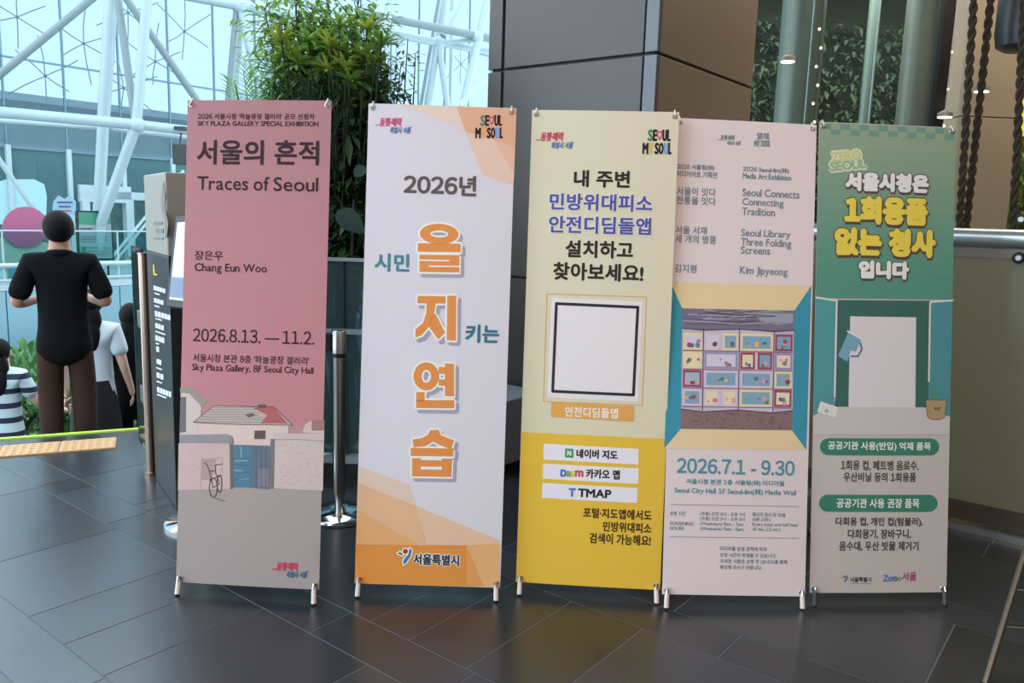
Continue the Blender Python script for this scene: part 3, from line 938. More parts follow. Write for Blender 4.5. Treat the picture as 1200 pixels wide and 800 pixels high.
# tilted display panel, half hidden by the pink banner
dc = at(214, 308, 3.35)
ds = thing('display_stand', Vector((dc.x, dc.y, 0)), 'tilted black framed display panel peeking out left of the pink banner', 'display')
def quad3(pts, d): return [at(x, y, dd) for (x, y, dd) in pts]
scr = [at(195, 358, 3.32), at(240, 364, 3.2), at(250, 250, 3.42), at(206, 254, 3.55)]
nn = (scr[1] - scr[0]).cross(scr[3] - scr[0]).normalized()
if nn.dot(Vector((0, 0, EYE)) - scr[0]) < 0: nn = -nn
MB().prism(scr, -nn * 0.03).build('bezel', m_black, ds)
cs = sum(scr, Vector()) / 4
s2 = [cs + (p - cs) * 0.86 + nn * 0.002 for p in scr]
MB().prism(s2, -nn * 0.0015).build('screen', mat('screen_lilac', (196, 198, 214), 0.3, emit=0.25), ds)
s3 = [s2[0].lerp(s2[3], 0.03), s2[1].lerp(s2[2], 0.03), s2[1].lerp(s2[2], 0.28), s2[0].lerp(s2[3], 0.28)]
MB().prism([p + nn * 0.002 for p in s3], -nn * 0.0015).build('screen_picture', mat('screen_blue', (92, 112, 140), 0.3, emit=0.2), ds)
fb = Vector((cs.x - 0.02, cs.y + 0.12, 0))
MB().tube([fb + Z * 0.02, cs - nn * 0.03], 0.018, 10).build('pole', m_steel, ds, smooth=True)
MB().lathe(fb, [(0.17, 0), (0.17, 0.012), (0.05, 0.03), (0.02, 0.05)], 28).build('base', m_chrome, ds, smooth=True)

# little black box hanging from the tube beside the pink banner
hb = at(211, 181, 15.9)
hg = thing('hanging_sign_box', hb, 'small black box hanging from a thin rod left of the pink banner', 'sign')
MB().box(hb, 0.26, 0.12, 0.38, (1, 0.1, 0)).build('box', m_black, hg, bevel=0.012)
MB().tube([hb + Z * 0.18, at(213, 150, 15.9)], 0.016, 6).build('rod', m_black, hg)
MB().box(at(213, 151, 15.9), 0.2, 0.3, 0.07, (1, 0.1, 0)).build('bracket', m_black, hg)

# belt stanchion
sp0 = Vector((-0.80, 3.65, 0))
sn = thing('belt_stanchion', sp0, 'brushed steel belt stanchion between the pink and white banners', 'stanchion')
sh = onplane(401, 387, sp0, (0, 1, 0)).z
MB().lathe(sp0, [(0.155, 0), (0.155, 0.006), (0.14, 0.02), (0.06, 0.034), (0.028, 0.05)], 40).build('base', m_chrome, sn, smooth=True)
MB().lathe(sp0 + Z * 0.0, [(0.175, 0.0), (0.175, 0.005)], 40).build('rubber_ring', m_rubber, sn, smooth=True)
MB().lathe(sp0 + Z * 0.05, [(0.016, 0), (0.03, 0.07), (0.03, sh - 0.17)], 24).build('tube', mat('tube_steel', (170, 164, 158), 0.25, 1.0), sn, smooth=True)
MB().lathe(sp0 + Z * (sh - 0.125), [(0.033, 0), (0.033, 0.02)], 24).build('collar', m_black, sn, smooth=True)
MB().lathe(sp0 + Z * (sh - 0.105), [(0.034, 0), (0.034, 0.10), (0.03, 0.105)], 24).build('head', m_steel, sn, smooth=True)
MB().box(sp0 + Vector((-0.047, -0.01, sh - 0.055)), 0.03, 0.035, 0.085).build('belt_cassette', m_black, sn, bevel=0.004)

# low glass barrier behind the stanchion, along the planter
gb2 = thing('planter_balustrade', Vector((-0.85, 4.22, 0)), 'teal glass balustrade with white rails in front of the planted trees', 'railing')
y2 = 4.22
zt = onplane(405, 304, (0, y2, 0), (0, 1, 0)).z
zm = onplane(405, 388, (0, y2, 0), (0, 1, 0)).z
m_tg = glass('teal_glass', (150, 178, 180), 0.2, 0.05, haze=0.32, hcol=(120, 150, 152))
for k in range(2):
    xc = -1.3 + 0.82 * k
    MB().box((xc, y2, (zt + zm) / 2), 0.81, 0.012, zt - zm - 0.02).build('upper_glass', m_tg, gb2)
    MB().box((xc, y2, (zm + 0.12) / 2), 0.81, 0.012, zm - 0.14).build('lower_glass', m_tg, gb2)
MB().box((-0.9, y2, zt), 1.66, 0.03, 0.018).build('top_rail', m_railw, gb2)
MB().box((-0.9, y2, zm), 1.66, 0.04, 0.028).build('middle_rail', m_railw, gb2)
MB().box((-0.9, y2, 0.10), 1.66, 0.06, 0.04).build('bottom_rail', m_railw, gb2)
MB().box((-0.9, y2, 0.04), 1.66, 0.07, 0.08).build('kerb', m_black, gb2)
MB().box((-0.89, y2 + 0.03, (zt + 0.1) / 2), 0.04, 0.03, zt - 0.1).build('post', mat('dark_reflection_bar', (40, 52, 54), 0.4), gb2)  # dark bar added in place of a dark reflection in the glass

# ------------------------------------------------------------------ planted trees behind the banners
PLY = 4.95
tr_ = thing('planter_box', Vector((-1.15, 5.0, 0)), 'low steel planter box under the indoor trees', 'planter')
MB().box((-1.15, 5.05, 0.06), 1.35, 1.1, 0.12).build('trough', mat('planter_steel', (150, 160, 162), 0.3, 0.8), tr_, bevel=0.01)
MB().box((-1.15, 5.05, 0.125), 1.28, 1.03, 0.02).build('soil', mat('soil', (44, 38, 32), 0.95, noise=0.3), tr_)
m_lf1 = mat('leaf_bright', (122, 156, 66), 0.45, noise=0.45, nscale=9, transl=0.35)
m_lf2 = mat('leaf_mid', (84, 118, 62), 0.45, noise=0.45, nscale=9, transl=0.3)
m_lf3 = mat('leaf_deep', (46, 72, 42), 0.5, noise=0.5, nscale=7, transl=0.12)
m_lfy = mat('leaf_yellow_green', (150, 162, 62), 0.45, noise=0.4, nscale=12, transl=0.3)
m_lfp = mat('palm_green', (124, 172, 88), 0.45, noise=0.3, nscale=9, transl=0.35)
m_bark = mat('bark', (46, 44, 36), 0.85, noise=0.3, nscale=30)
rp = random.Random(21)


def small_tree(name, label, base, tips, leafm, n, L, W, seed, trunk_r=0.018):
    """stems from base to each tip, with leafy twigs around the upper half"""
    r = random.Random(seed)
    t = thing(name, base, label, 'tree')
    st, fo = MB(), MB()
    for tip, spread in tips:
        tip = Vector(tip)
        b0 = Vector(base) + Vector((r.uniform(-.08, .08), r.uniform(-.08, .08), 0))
        m1 = b0.lerp(tip, 0.4) + Vector((r.uniform(-.05, .05), r.uniform(-.05, .05), 0.06))
        m2 = b0.lerp(tip, 0.75) + Vector((r.uniform(-.05, .05), r.uniform(-.05, .05), 0.04))
        st.tube([b0, m1, m2, tip], [trunk_r, trunk_r * .8, trunk_r * .55, trunk_r * .25], 6)
        for i in range(n):
            k = r.uniform(0.0, 1.0)
            c = (m2.lerp(tip, k) if r.random() < 0.75 else m1.lerp(m2, r.uniform(.6, 1)))
            d = Vector((r.gauss(0, 1), r.gauss(0, 1), r.gauss(0.15, 0.7))).normalized()
            q = c + d * spread * r.uniform(0.15, 1)
            if i % 9 == 0: st.tube([c, q], 0.003, 4, cap=False)
            fo.leaf(q, (d + Vector((r.uniform(-.7, .7), r.uniform(-.7, .7), r.uniform(-.6, .5)))), Z, L * r.uniform(.6, 1.25), W * r.uniform(.7, 1.2), 0.25, seg=2)
    st.build('trunk', m_bark, t)
    fo.build('foliage', leafm, t, kind='stuff', fixn=False)
    return t


TB = lambda px: Vector((at(px, 200, PLY).x, PLY, 0.12))
def tp_(px, py, d=PLY): return at(px, py, d)


small_tree('small_leaf_tree', 'tall small leaved tree with bright crown behind the pink and white banners', Vector((-1.0, 5.05, 0.12)),
           [(tp_(310, 10, 5.1), .2), (tp_(345, -10, 5.0), .22), (tp_(385, 0, 5.1), .22), (tp_(420, -5, 5.0), .2), (tp_(440, 15, 5.2), .18), (tp_(330, 30, 5.2), .18), (tp_(400, 25, 5.2), .2), (tp_(365, 5, 5.3), .22)], m_lf1, 420, 0.062, 0.03, 1, 0.012)
small_tree('glossy_leaf_tree', 'dark glossy leaved tree in the middle of the planted group', Vector((-1.12, 5.0, 0.12)),
           [(tp_(350, 45, 5.1), .2), (tp_(395, 60, 5.0), .2), (tp_(430, 60, 5.1), .17), (tp_(370, 85, 5.0), .22), (tp_(420, 100, 4.9), .2), (tp_(330, 80, 5.1), .14), (tp_(440, 85, 5.0), .15), (tp_(375, 55, 5.2), .2)], m_lf2, 480, 0.10, 0.046, 2, 0.012)
small_tree('sparse_twig_tree', 'thin tree with sparse leafy twigs reaching right over the white banner', Vector((-0.78, 5.0, 0.12)),
           [(tp_(478, 45, 4.95), .07), (tp_(487, 62, 4.9), .05), (tp_(470, 75, 4.9), .07), (tp_(455, 70, 5.0), .1), (tp_(462, 98, 4.85), .09), (tp_(450, 110, 4.9), .1)], m_lf2, 60, 0.05, 0.022, 3, 0.011)
small_tree('dense_dark_shrub', 'dense dark shrub filling the gap between the pink and white banners', Vector((-0.98, 4.85, 0.12)),
           [(tp_(395, 130, 4.85), .2), (tp_(420, 150, 4.8), .2), (tp_(400, 190, 4.85), .22), (tp_(415, 230, 4.75), .2), (tp_(385, 230, 4.8), .2), (tp_(425, 190, 4.8), .2), (tp_(405, 280, 4.75), .2), (tp_(430, 125, 4.9), .16), (tp_(375, 115, 4.9), .16), (tp_(345, 112, 4.95), .2)], m_lf3, 260, 0.13, 0.04, 4)


def rosette(parent, mb, c, L, n, r, ang=0.9):
    for i in range(n):
        w = 2 * pi * i / n + r.uniform(-.3, .3)
        d = Vector((cos(w), sin(w), r.uniform(-.1, ang * 1.4)))
        mb.leaf(c, d, Z, L * r.uniform(.75, 1.1), L * 0.16, 0.22, seg=3)


dra = thing('dracaena', Vector((-1.05, 4.75, 0.12)), 'dracaena with yellow green leaf rosettes between the taller trees', 'plant')
stm, rd = MB(), random.Random(9)
for (px, py) in [(336, 62), (398, 32), (388, 55), (430, 35), (425, 65), (350, 75), (385, 82), (440, 75), (410, 95), (362, 48), (447, 52), (330, 48), (405, 80)]:
    c = tp_(px, py, rd.uniform(4.55, 4.75))
    b0 = Vector((-1.05 + rd.uniform(-.1, .1), 4.75 + rd.uniform(-.08, .08), 0.12))
    stm.tube([b0, b0.lerp(c, .5) + Vector((0, 0, .1)), c], [0.008, 0.006, 0.005], 6)
    mb = MB()
    rosette(dra, mb, c, 0.14, 30, rd)
    mb.build('leaf_rosette', m_lfy if rd.random() < .6 else m_lf1, dra, fixn=False, kind='stuff')
stm.build('stem', m_bark, dra)


def palm(name, label, base, fronds, m, seed, leafL, leafW, n=22):
    r = random.Random(seed)
    t = thing(name, base, label, 'palm')
    for tip in fronds:
        tip = Vector(tip)
        b0 = Vector(base)
        mid = b0.lerp(tip, .55) + Z * 0.16
        pts = [b0.lerp(mid, k / 4) .lerp(mid.lerp(tip, k / 4), k / 4) for k in range(5)]
        fo = MB()
        fo.tube(pts, [.006, .005, .004, .003, .002], 5)
        for k in range(n):
            s = 0.35 + 0.65 * k / n
            i = min(3, int(s * 4))
            c = pts[i].lerp(pts[i + 1], s * 4 - i)
            tg = (pts[i + 1] - pts[i]).normalized()
            sd_ = tg.cross(Z).normalized()
            for sg in (-1, 1):
                d = sd_ * sg + tg * 0.9 + Z * r.uniform(-.25, .15)
                fo.leaf(c, d, Z, leafL * (1 - 0.5 * abs(s - .6)) * r.uniform(.8, 1.1), leafW, 0.3, seg=2)
        fo.build('frond', m, t, fixn=False)
    return t


palm('feathery_palm', 'bright feathery palm leaning left behind the pink banner', Vector((-1.45, 4.75, 0.9)), [tp_(278, 108, 4.7), tp_(270, 92, 4.8), tp_(292, 70, 4.8), tp_(310, 55, 4.9), tp_(300, 100, 4.6), tp_(318, 72, 4.6), tp_(285, 82, 4.6)], m_lfp, 5, 0.19, 0.012, 30)
MB().tube([(-1.45, 4.75, 0.12), (-1.45, 4.75, 0.92)], 0.02, 8).build('trunk', m_bark, bpy.data.objects['feathery_palm'])
palm('arching_palm', 'dark arching palm with long blades just above the pink banner', Vector((-1.2, 4.6, 1.35)), [tp_(318, 100, 4.45), tp_(340, 92, 4.5), tp_(362, 95, 4.45), tp_(378, 100, 4.4), tp_(330, 112, 4.4), tp_(350, 108, 4.4), tp_(398, 108, 4.45), tp_(412, 118, 4.5)], m_lf3, 6, 0.17, 0.014, 16)
MB().tube([(-1.2, 4.6, 0.12), (-1.2, 4.6, 1.37)], 0.02, 8).build('trunk', m_bark, bpy.data.objects['arching_palm'])
rb = thing('rubber_plant', Vector((-0.9, 4.52, 0.12)), 'rubber plant with broad dark leaves in the gap beside the white banner', 'plant')
MB().tube([(-0.9, 4.56, .12), (-0.93, 4.54, 0.8), (-0.9, 4.5, 1.5)], [.014, .012, .006], 8).build('stem', m_bark, rb)
m_rub = mat('rubber_leaf', (24, 46, 36), 0.6, noise=0.2, nscale=10, spec=0.15)
for (px, py, dx, dz, L) in [(394, 250, .9, -.25, .2), (425, 288, .9, .2, .13), (388, 288, -.9, .0, .15), (415, 205, .7, .5, .12)]:
    p = at(px, py, 4.45)
    MB().leaf(p, (dx, -0.45, dz), (0, -1, 0.4), L, L * 0.62, 0.25, 0.25, seg=6).build('leaf', m_rub, rb, fixn=False, smooth=True)
# bright grassy plant low behind the stanchion
gp_ = thing('bright_grass_plant', Vector((-0.93, 4.37, 0.0)), 'bright green low plant at the foot of the balustrade, behind the stanchion', 'plant')
mb, r = MB(), random.Random(4)
for i in range(26):
    c = Vector((-0.95 + r.uniform(-.06, .09), 4.37 + r.uniform(-.04, .04), 0.13))
    mb.leaf(c, (r.uniform(-.35, .35), -.15, 1), (0, -1, 0), r.uniform(.13, .26), 0.045, 0.05, seg=3)
mb.build('blades', mat('lime_leaf', (120, 190, 50), 0.5, transl=0.3, noise=.2), gp_, fixn=False, kind='stuff')
MB().lathe((-0.93, 4.37, 0), [(0.09, 0), (0.105, 0.13), (0.095, 0.135)], 24).build('pot', m_white, gp_, smooth=True)

# ------------------------------------------------------------------ banners
BW, BH = 0.549, 1.8
BAN = [  # x, y, yaw, lean, roll (deg) and photographed corners TL TR BL BR
    (-0.956, 2.797, -4.86, 8.34, -0.95, [(219.5, 118.5), (389, 118), (206, 680), (375, 692)]),
    (-0.290, 2.846, 0.19, 7.46, 0.12, [(433, 120), (603.5, 127.5), (415.7, 682.4), (587, 689)]),
    (0.318, 2.885, -4.05, 6.87, -0.34, [(624, 128.4), (795.5, 131.5), (603.6, 681), (774.5, 691)]),
    (0.867, 2.844, 3.29, 9.99, 0.66, [(793, 138.5), (955.8, 145.5), (775.8, 695.5), (943, 699.5)]),
    (1.441, 2.906, 4.64, 8.75, 0.05, [(959.7, 143), (1120, 149.5), (949, 694), (1108.5, 694)])]
KP = 1.22      # print reflectance for a photographed colour
NS = 10        # vertical strips that follow the slight belly of the cloth


def homog(src, dst):
    M, y = [], []
    for (x, y0), (u, v) in zip(src, dst):
        M += [[x, y0, 1, 0, 0, 0, -u * x, -u * y0], [0, 0, 0, x, y0, 1, -v * x, -v * y0]]
        y += [u, v]
    return np.linalg.solve(np.array(M, float), np.array(y, float))


class Banner:
    def __init__(s, i, canvas_mat, label, belly):
        x, y, yaw, lean, roll, px = BAN[i]
        yaw, lean, roll = radians(yaw), radians(lean), radians(roll)
        r0, b = Vector((cos(yaw), sin(yaw), 0)), Vector((-sin(yaw), cos(yaw), 0))
        u0 = Vector((0, 0, cos(lean))) + b * sin(lean)
        s.r, s.up = r0 * cos(roll) - u0 * sin(roll), u0 * cos(roll) + r0 * sin(roll)
        s.n = s.r.cross(s.up) * 1.0
        if s.n.y > 0: s.n = -s.n
        s.o = Vector((x, y, 0.045))
        s.back = -s.n
        s.h = homog(px, [(-BW / 2, BH), (BW / 2, BH), (-BW / 2, 0), (BW / 2, 0)])
        s.belly = belly
        s.px = BW / 170.5
        s.root = thing('x_banner', Vector((x, y + 0.1, 0)), label, 'banner', 'banners standing in a row')
        mb = MB()
        us = [-BW / 2 + BW * k / NS for k in range(NS + 1)]
        for a, c in zip(us, us[1:]): mb.prism([s.W(a, 0, 0), s.W(c, 0, 0), s.W(c, BH, 0), s.W(a, BH, 0)], s.back * 0.0006)
        s.canvas = mb.build('canvas', canvas_mat, s.root)
        s.frame()

    def W(s, u, v, off=0.0):
        k = (u / BW + 0.5) * NS
        i = min(NS - 1, max(0, int(math.floor(k + 1e-7))))
        g = lambda j: s.belly * (1 - (2 * j / NS - 1) ** 2)
        w = g(i) + (g(i + 1) - g(i)) * (k - i)
        return s.o + s.r * u + s.up * v + s.n * (off + w)

    def uv(s, x, y):
        h = s.h
        d = h[6] * x + h[7] * y + 1
        return ((h[0] * x + h[1] * y + h[2]) / d, (h[3] * x + h[4] * y + h[5]) / d)

    def emit(s, name, v2, f, m, layer):
        """flat print given in (u,v): cut along the strips, laid just in front of the cloth"""
        bm = bmesh.new()
        v2 = [p if len(p) == 3 else (p[0], p[1], 0.0) for p in v2]
        vs = [bm.verts.new(p) for p in v2]
        for q in f:
            try: bm.faces.new([vs[k] for k in q])
            except ValueError: pass
        umin, umax = min(p[0] for p in v2), max(p[0] for p in v2)
        for k in range(1, NS):
            u = -BW / 2 + BW * k / NS
            if umin < u < umax:
                bmesh.ops.bisect_plane(bm, geom=bm.verts[:] + bm.edges[:] + bm.faces[:], plane_co=(u, 0, 0), plane_no=(1, 0, 0), dist=1e-7)
        big = [q for q in bm.faces if len(q.verts) > 4]
        if big: bmesh.ops.triangulate(bm, faces=big)
        off = 0.0003 + 0.00028 * layer
        for w in bm.verts: w.co = s.W(w.co.x, w.co.y, off + w.co.z)
        me = bpy.data.meshes.new(name)
        bm.to_mesh(me)
        bm.free()
        return finish(name, me, m, s.canvas, fixn=False)

    def ink(s, c):
        y_ = 0.3 * c[0] + 0.59 * c[1] + 0.11 * c[2]
        c = tuple(int(round(v * 0.86 + y_ * 0.10 + 8)) for v in c)  # muted and lifted: a pale haze veil is put into every ink
        return mat('ink_%d_%d_%d' % c, c, 0.62, k=KP, transl=0.08, spec=0.15)

    def P(s, name, pts, c, layer=1, exp=0.0):
        """printed polygon(s) from photo pixels; exp grows it by that many pixels"""
        st_ = 0
        polys = pts if isinstance(pts[0][0], (tuple, list)) else [pts]
        v, f = [], []
        shifts = [(0, 0)] if not exp else [(exp * s.px * cos(w), exp * s.px * sin(w)) for w in [k * pi / 4 for k in range(8)]] + [(0, 0)]
        for pl in polys:
            q = [s.uv(*p) for p in pl]
            for j, (dx, dy) in enumerate(shifts):
                b = len(v)
                v += [(x + dx, y + dy, j * 4e-5) for x, y in q]
                f.append(tuple(range(b, b + len(q))))
        return s.emit(name, v, f, s.ink(c), layer)

    def ringpoly(s, name, cx, cy, rx, ry, hx, hy, c, layer, exp=0.0, n=28):
        v, f = [], []
        u0, v0 = s.uv(cx, cy)
        p = s.px
        for k in range(n):
            w = 2 * pi * k / n
            v += [(u0 + (rx + exp) * p * cos(w), v0 + (ry + exp) * p * sin(w)), (u0 + max(hx - exp, .3) * p * cos(w), v0 + max(hy - exp, .3) * p * sin(w))]
        for k in range(n):
            a, b = 2 * k, 2 * ((k + 1) % n)
            f.append((a, b, b + 1, a + 1))
        return s.emit(name, v, f, s.ink(c), layer)

    def L(s, name, pts, w, c, layer=2):
        """printed polyline(s) of width w pixels"""
        lines = pts if isinstance(pts[0][0], (tuple, list)) else [pts]
        v, f = [], []
        for ln in lines:
            q = [Vector(s.uv(*p)) for p in ln]
            for a, b in zip(q, q[1:]):
                d = b - a
                if d.length < 1e-6: continue
                d.normalize()
                n = Vector((-d.y, d.x)) * (w * s.px / 2)
                e = d * (w * s.px * 0.3)
                k = len(v)
                v += [tuple(a - e - n), tuple(b + e - n), tuple(b + e + n), tuple(a - e + n)]
                f.append((k, k + 1, k + 2, k + 3))
        return s.emit(name, v, f, s.ink(c), layer)

    def T(s, text, xl, yb, xr, h, c, bold=0.0, layer=3, res=3, rot=0.0, name='lettering', shear=0.0):
        tv, tf = text_mesh(text, res)
        u0, v0 = s.uv(xl, yb)
        u1 = s.uv(xr, yb)[0]
        hh = s.uv(xl, yb - h)[1] - v0
        v, f = [], []
        bp = bold * s.px
        sh = [(0, 0)] if not bold else [(bp * cos(k * pi / 3), bp * sin(k * pi / 3)) for k in range(6)]
        if bold > 0.9: sh += [(bp * .5 * cos(k * pi / 2 + .4), bp * .5 * sin(k * pi / 2 + .4)) for k in range(4)]
        for j, (dx, dy) in enumerate(sh):
            b = len(v)
            for x, y in tv:
                X, Y = (x * (u1 - u0) + shear * y * hh), y * hh
                v.append((u0 + X * cos(rot) - Y * sin(rot) + dx, v0 + X * sin(rot) + Y * cos(rot) + dy, j * 4e-5))
            f += [tuple(b + k for k in q) for q in tf]
        return s.emit(name, v, f, s.ink(c), layer)

    def OT(s, text, xl, yb, xr, h, c, oc, bold, out, layer=4, rot=0.0, drop=None, res=3):
        """outlined lettering: wider copy in oc underneath"""
        if drop: s.T(text, xl + drop[0], yb + drop[1], xr + drop[0], h, oc, bold + out, layer - 2, res, rot, 'lettering_shadow')
        s.T(text, xl, yb, xr, h, oc, bold + out, layer, res, rot, 'lettering_outline')
        return s.T(text, xl, yb, xr, h, c, bold, layer + 2, res, rot)

    def frame(s):
        hub = s.W(0, BH * 0.47, 0) + s.back * 0.13
        MB().box(hub, 0.05, 0.04, 0.06, s.r, s.up).build('hub', m_black, s.root, bevel=0.004)
        pol = mat('pole_grey', (120, 120, 122), 0.4, 0.3)
        e = 0.016
        for su in (-1, 1):
            for top in (0, 1):
                g = s.W(su * (BW / 2 - e), BH - e if top else e, 0)
                gm = MB()
                ringp = [g + s.n * 0.0015 + (s.r * cos(w) + s.up * sin(w)) * 0.0078 for w in [k * pi / 8 for k in range(16)]]
                gm.tube(ringp, 0.0024, 6, closed=True)
                gm.build('grommet', m_steel, s.root, smooth=True)
                if top:
                    end = g + s.back * 0.02 + s.up * 0.012
                    MB().tube([hub, hub.lerp(end, .5) + s.back * 0.02, end], [0.006, 0.005, 0.004], 8).build('arm', pol, s.root, smooth=True)
                    MB().tube([end, end + s.up * 0.012 + s.n * 0.012, g + s.n * 0.012, g + s.n * 0.006 - s.up * 0.003], 0.0032, 6).build('hook', mat('ivory_plastic', (214, 196, 186), 0.5), s.root, smooth=True)
                else:
                    ft = Vector((g.x + su * -0.0 + s.r.x * su * 0.002, g.y - 0.028, 0.0))
                    kn_ = g + s.n * 0.012
                    MB().tube([hub, hub.lerp(g + s.back * 0.02, .5) + s.back * .015, g + s.back * 0.012, kn_], [0.006, 0.006, 0.006, 0.005], 8).build('arm', pol, s.root, smooth=True)
                    MB().tube([g + s.n * 0.004 + s.up * 0.006, g + s.n * 0.016 + s.up * 0.008, kn_ - s.up * 0.008 + s.n * 0.008], 0.0045, 8).build('hook', m_chrome, s.root, smooth=True)
                    dv = (ft - kn_)
                    MB().tube([kn_, kn_ + dv * 0.25, kn_ + dv * 0.9], [0.0065, 0.0088, 0.0095], 12).build('foot_sleeve', s.footm(), s.root, smooth=True)
                    MB().tube([kn_ + dv * 0.9, ft], [0.0085, 0.0075], 12).build('foot_tip', m_rubber, s.root, smooth=True)
        rear = Vector((hub.x, hub.y + 0.42, 0.0))
        MB().tube([hub, rear + Z * 0.012], [0.006, 0.006], 8).build('rear_leg', pol, s.root, smooth=True)
        MB().lathe(rear, [(0.009, 0), (0.009, 0.03)], 10).build('rear_foot', m_rubber, s.root)

    foot = (226, 212, 204)

    def footm(s): return mat('foot_%d_%d' % s.foot[:2], s.foot, 0.45)

    # ---- recurring marks
    def brush_mark(s, x, y, k, c1, c2):
        """handwritten red and blue slogan: left x, baseline y of the first line, scale k"""
        s.L('brush_stroke', [(x, y - 1.5 * k), (x + 2 * k, y - .3 * k), (x + 5.5 * k, y - 1.5 * k), (x + 8 * k, y - 3 * k)], 1.0 * k, c1, 4)
        s.T('동행·매력', x + 5 * k, y + .5 * k, x + 29 * k, 9.5 * k, c1, 0.35 * k, 4, 2, 0.02, 'slogan_lettering', 0.12)
        s.T('특별시 서울', x + 16.5 * k, y + 9 * k, x + 40 * k, 7 * k, c2, 0.25 * k, 4, 2, 0.03, 'slogan_lettering', 0.2)
        s.L('brush_stroke', [(x + 38 * k, y + 4.5 * k), (x + 42 * k, y + 1.8 * k)], 0.8 * k, c2, 4)

    def soul_mark(s, x, y, k, mono=None):
        """two line condensed logo; x left of second line, y baseline of second line"""
        K = mono or (34, 32, 34)
        c = lambda q: mono or q
        b = 0.55 * k
        lx, ly = x + 5 * k, y - 12.5 * k
        w = 4.2 * k
        s.T('S', lx, ly, lx + w * .9, 10 * k, c((70, 130, 90)), b, 4, 2, name='logo_letter')
        s.T('E', lx + w * 1.15, ly, lx + w * 1.9, 10 * k, K, b, 4, 2, name='logo_letter')
        hx, hy = lx + w * 2.6, ly - 5 * k
        s.L('logo_heart', [(hx, hy + 4 * k), (hx - 2.4 * k, hy - 1 * k), (hx - 2.2 * k, hy - 4 * k), (hx, hy - 2.6 * k), (hx + 2.2 * k, hy - 4 * k), (hx + 2.4 * k, hy - 1 * k), (hx, hy + 4 * k)], 1.2 * k, c((214, 70, 110)), 4)
        s.T('U', lx + w * 3.35, ly, lx + w * 4.15, 10 * k, K, b, 4, 2, name='logo_letter')
        s.T('L', lx + w * 4.4, ly, lx + w * 5.0, 10 * k, K, b, 4, 2, name='logo_letter')
        s.T('M', x, y, x + w * 1.1, 10 * k, K, b, 4, 2, name='logo_letter')
        s.T('Y', x + w * 1.35, y, x + w * 2.2, 10 * k, c((230, 160, 70)), b, 4, 2, name='logo_letter')
        s.T('S', x + w * 2.75, y, x + w * 3.5, 10 * k, K, b, 4, 2, name='logo_letter')
        s.T('O', x + w * 3.7, y, x + w * 4.55, 10 * k, K, b, 4, 2, name='logo_letter')
        s.T('U', x + w * 4.8, y, x + w * 5.6, 10 * k, c((110, 150, 205)), b, 4, 2, name='logo_letter')
        s.L('logo_smile', [[(x + w * 5.05, y - 9 * k), (x + w * 5.05, y - 7 * k)], [(x + w * 5.4, y - 9 * k), (x + w * 5.4, y - 7 * k)]], .8 * k, c((110, 150, 205)), 4)
        s.T('L', x + w * 5.85, y, x + w * 6.4, 10 * k, K, b, 4, 2, name='logo_letter')

    def city_mark(s, x, y, k, outline=True):
        """brush figure emblem: x left, y bottom"""
        cr, cg, cb = (178, 40, 52), (60, 104, 70), (50, 110, 170)
        st = [[(x, y - 13 * k), (x + 3 * k, y - 15.5 * k), (x + 6 * k, y - 13 * k), (x + 6.5 * k, y - 11 * k), (x + 3 * k, y - 12.5 * k)],
              [(x + 14.5 * k, y - 20 * k), (x + 17 * k, y - 17 * k), (x + 15.5 * k, y - 10 * k), (x + 10.5 * k, y - 2.5 * k), (x + 7 * k, y), (x + 7.5 * k, y - 6 * k), (x + 10 * k, y - 9 * k), (x + 13 * k, y - 12 * k)]]
        if outline:
            for q in st: s.P('emblem_outline', q, (238, 226, 216), 3, 1.4)
            s.ringpoly('emblem_outline', x + 9.5 * k, y - 16 * k, 3 * k, 3 * k, .3, .3, (238, 226, 216), 3, 1.2)
        s.P('emblem_stroke', st[0], cg, 5)
        s.P('emblem_stroke', st[1], cb, 5)
        s.ringpoly('emblem_dot', x + 9.5 * k, y - 16 * k, 2.9 * k, 2.9 * k, .2, .2, cr, 5)


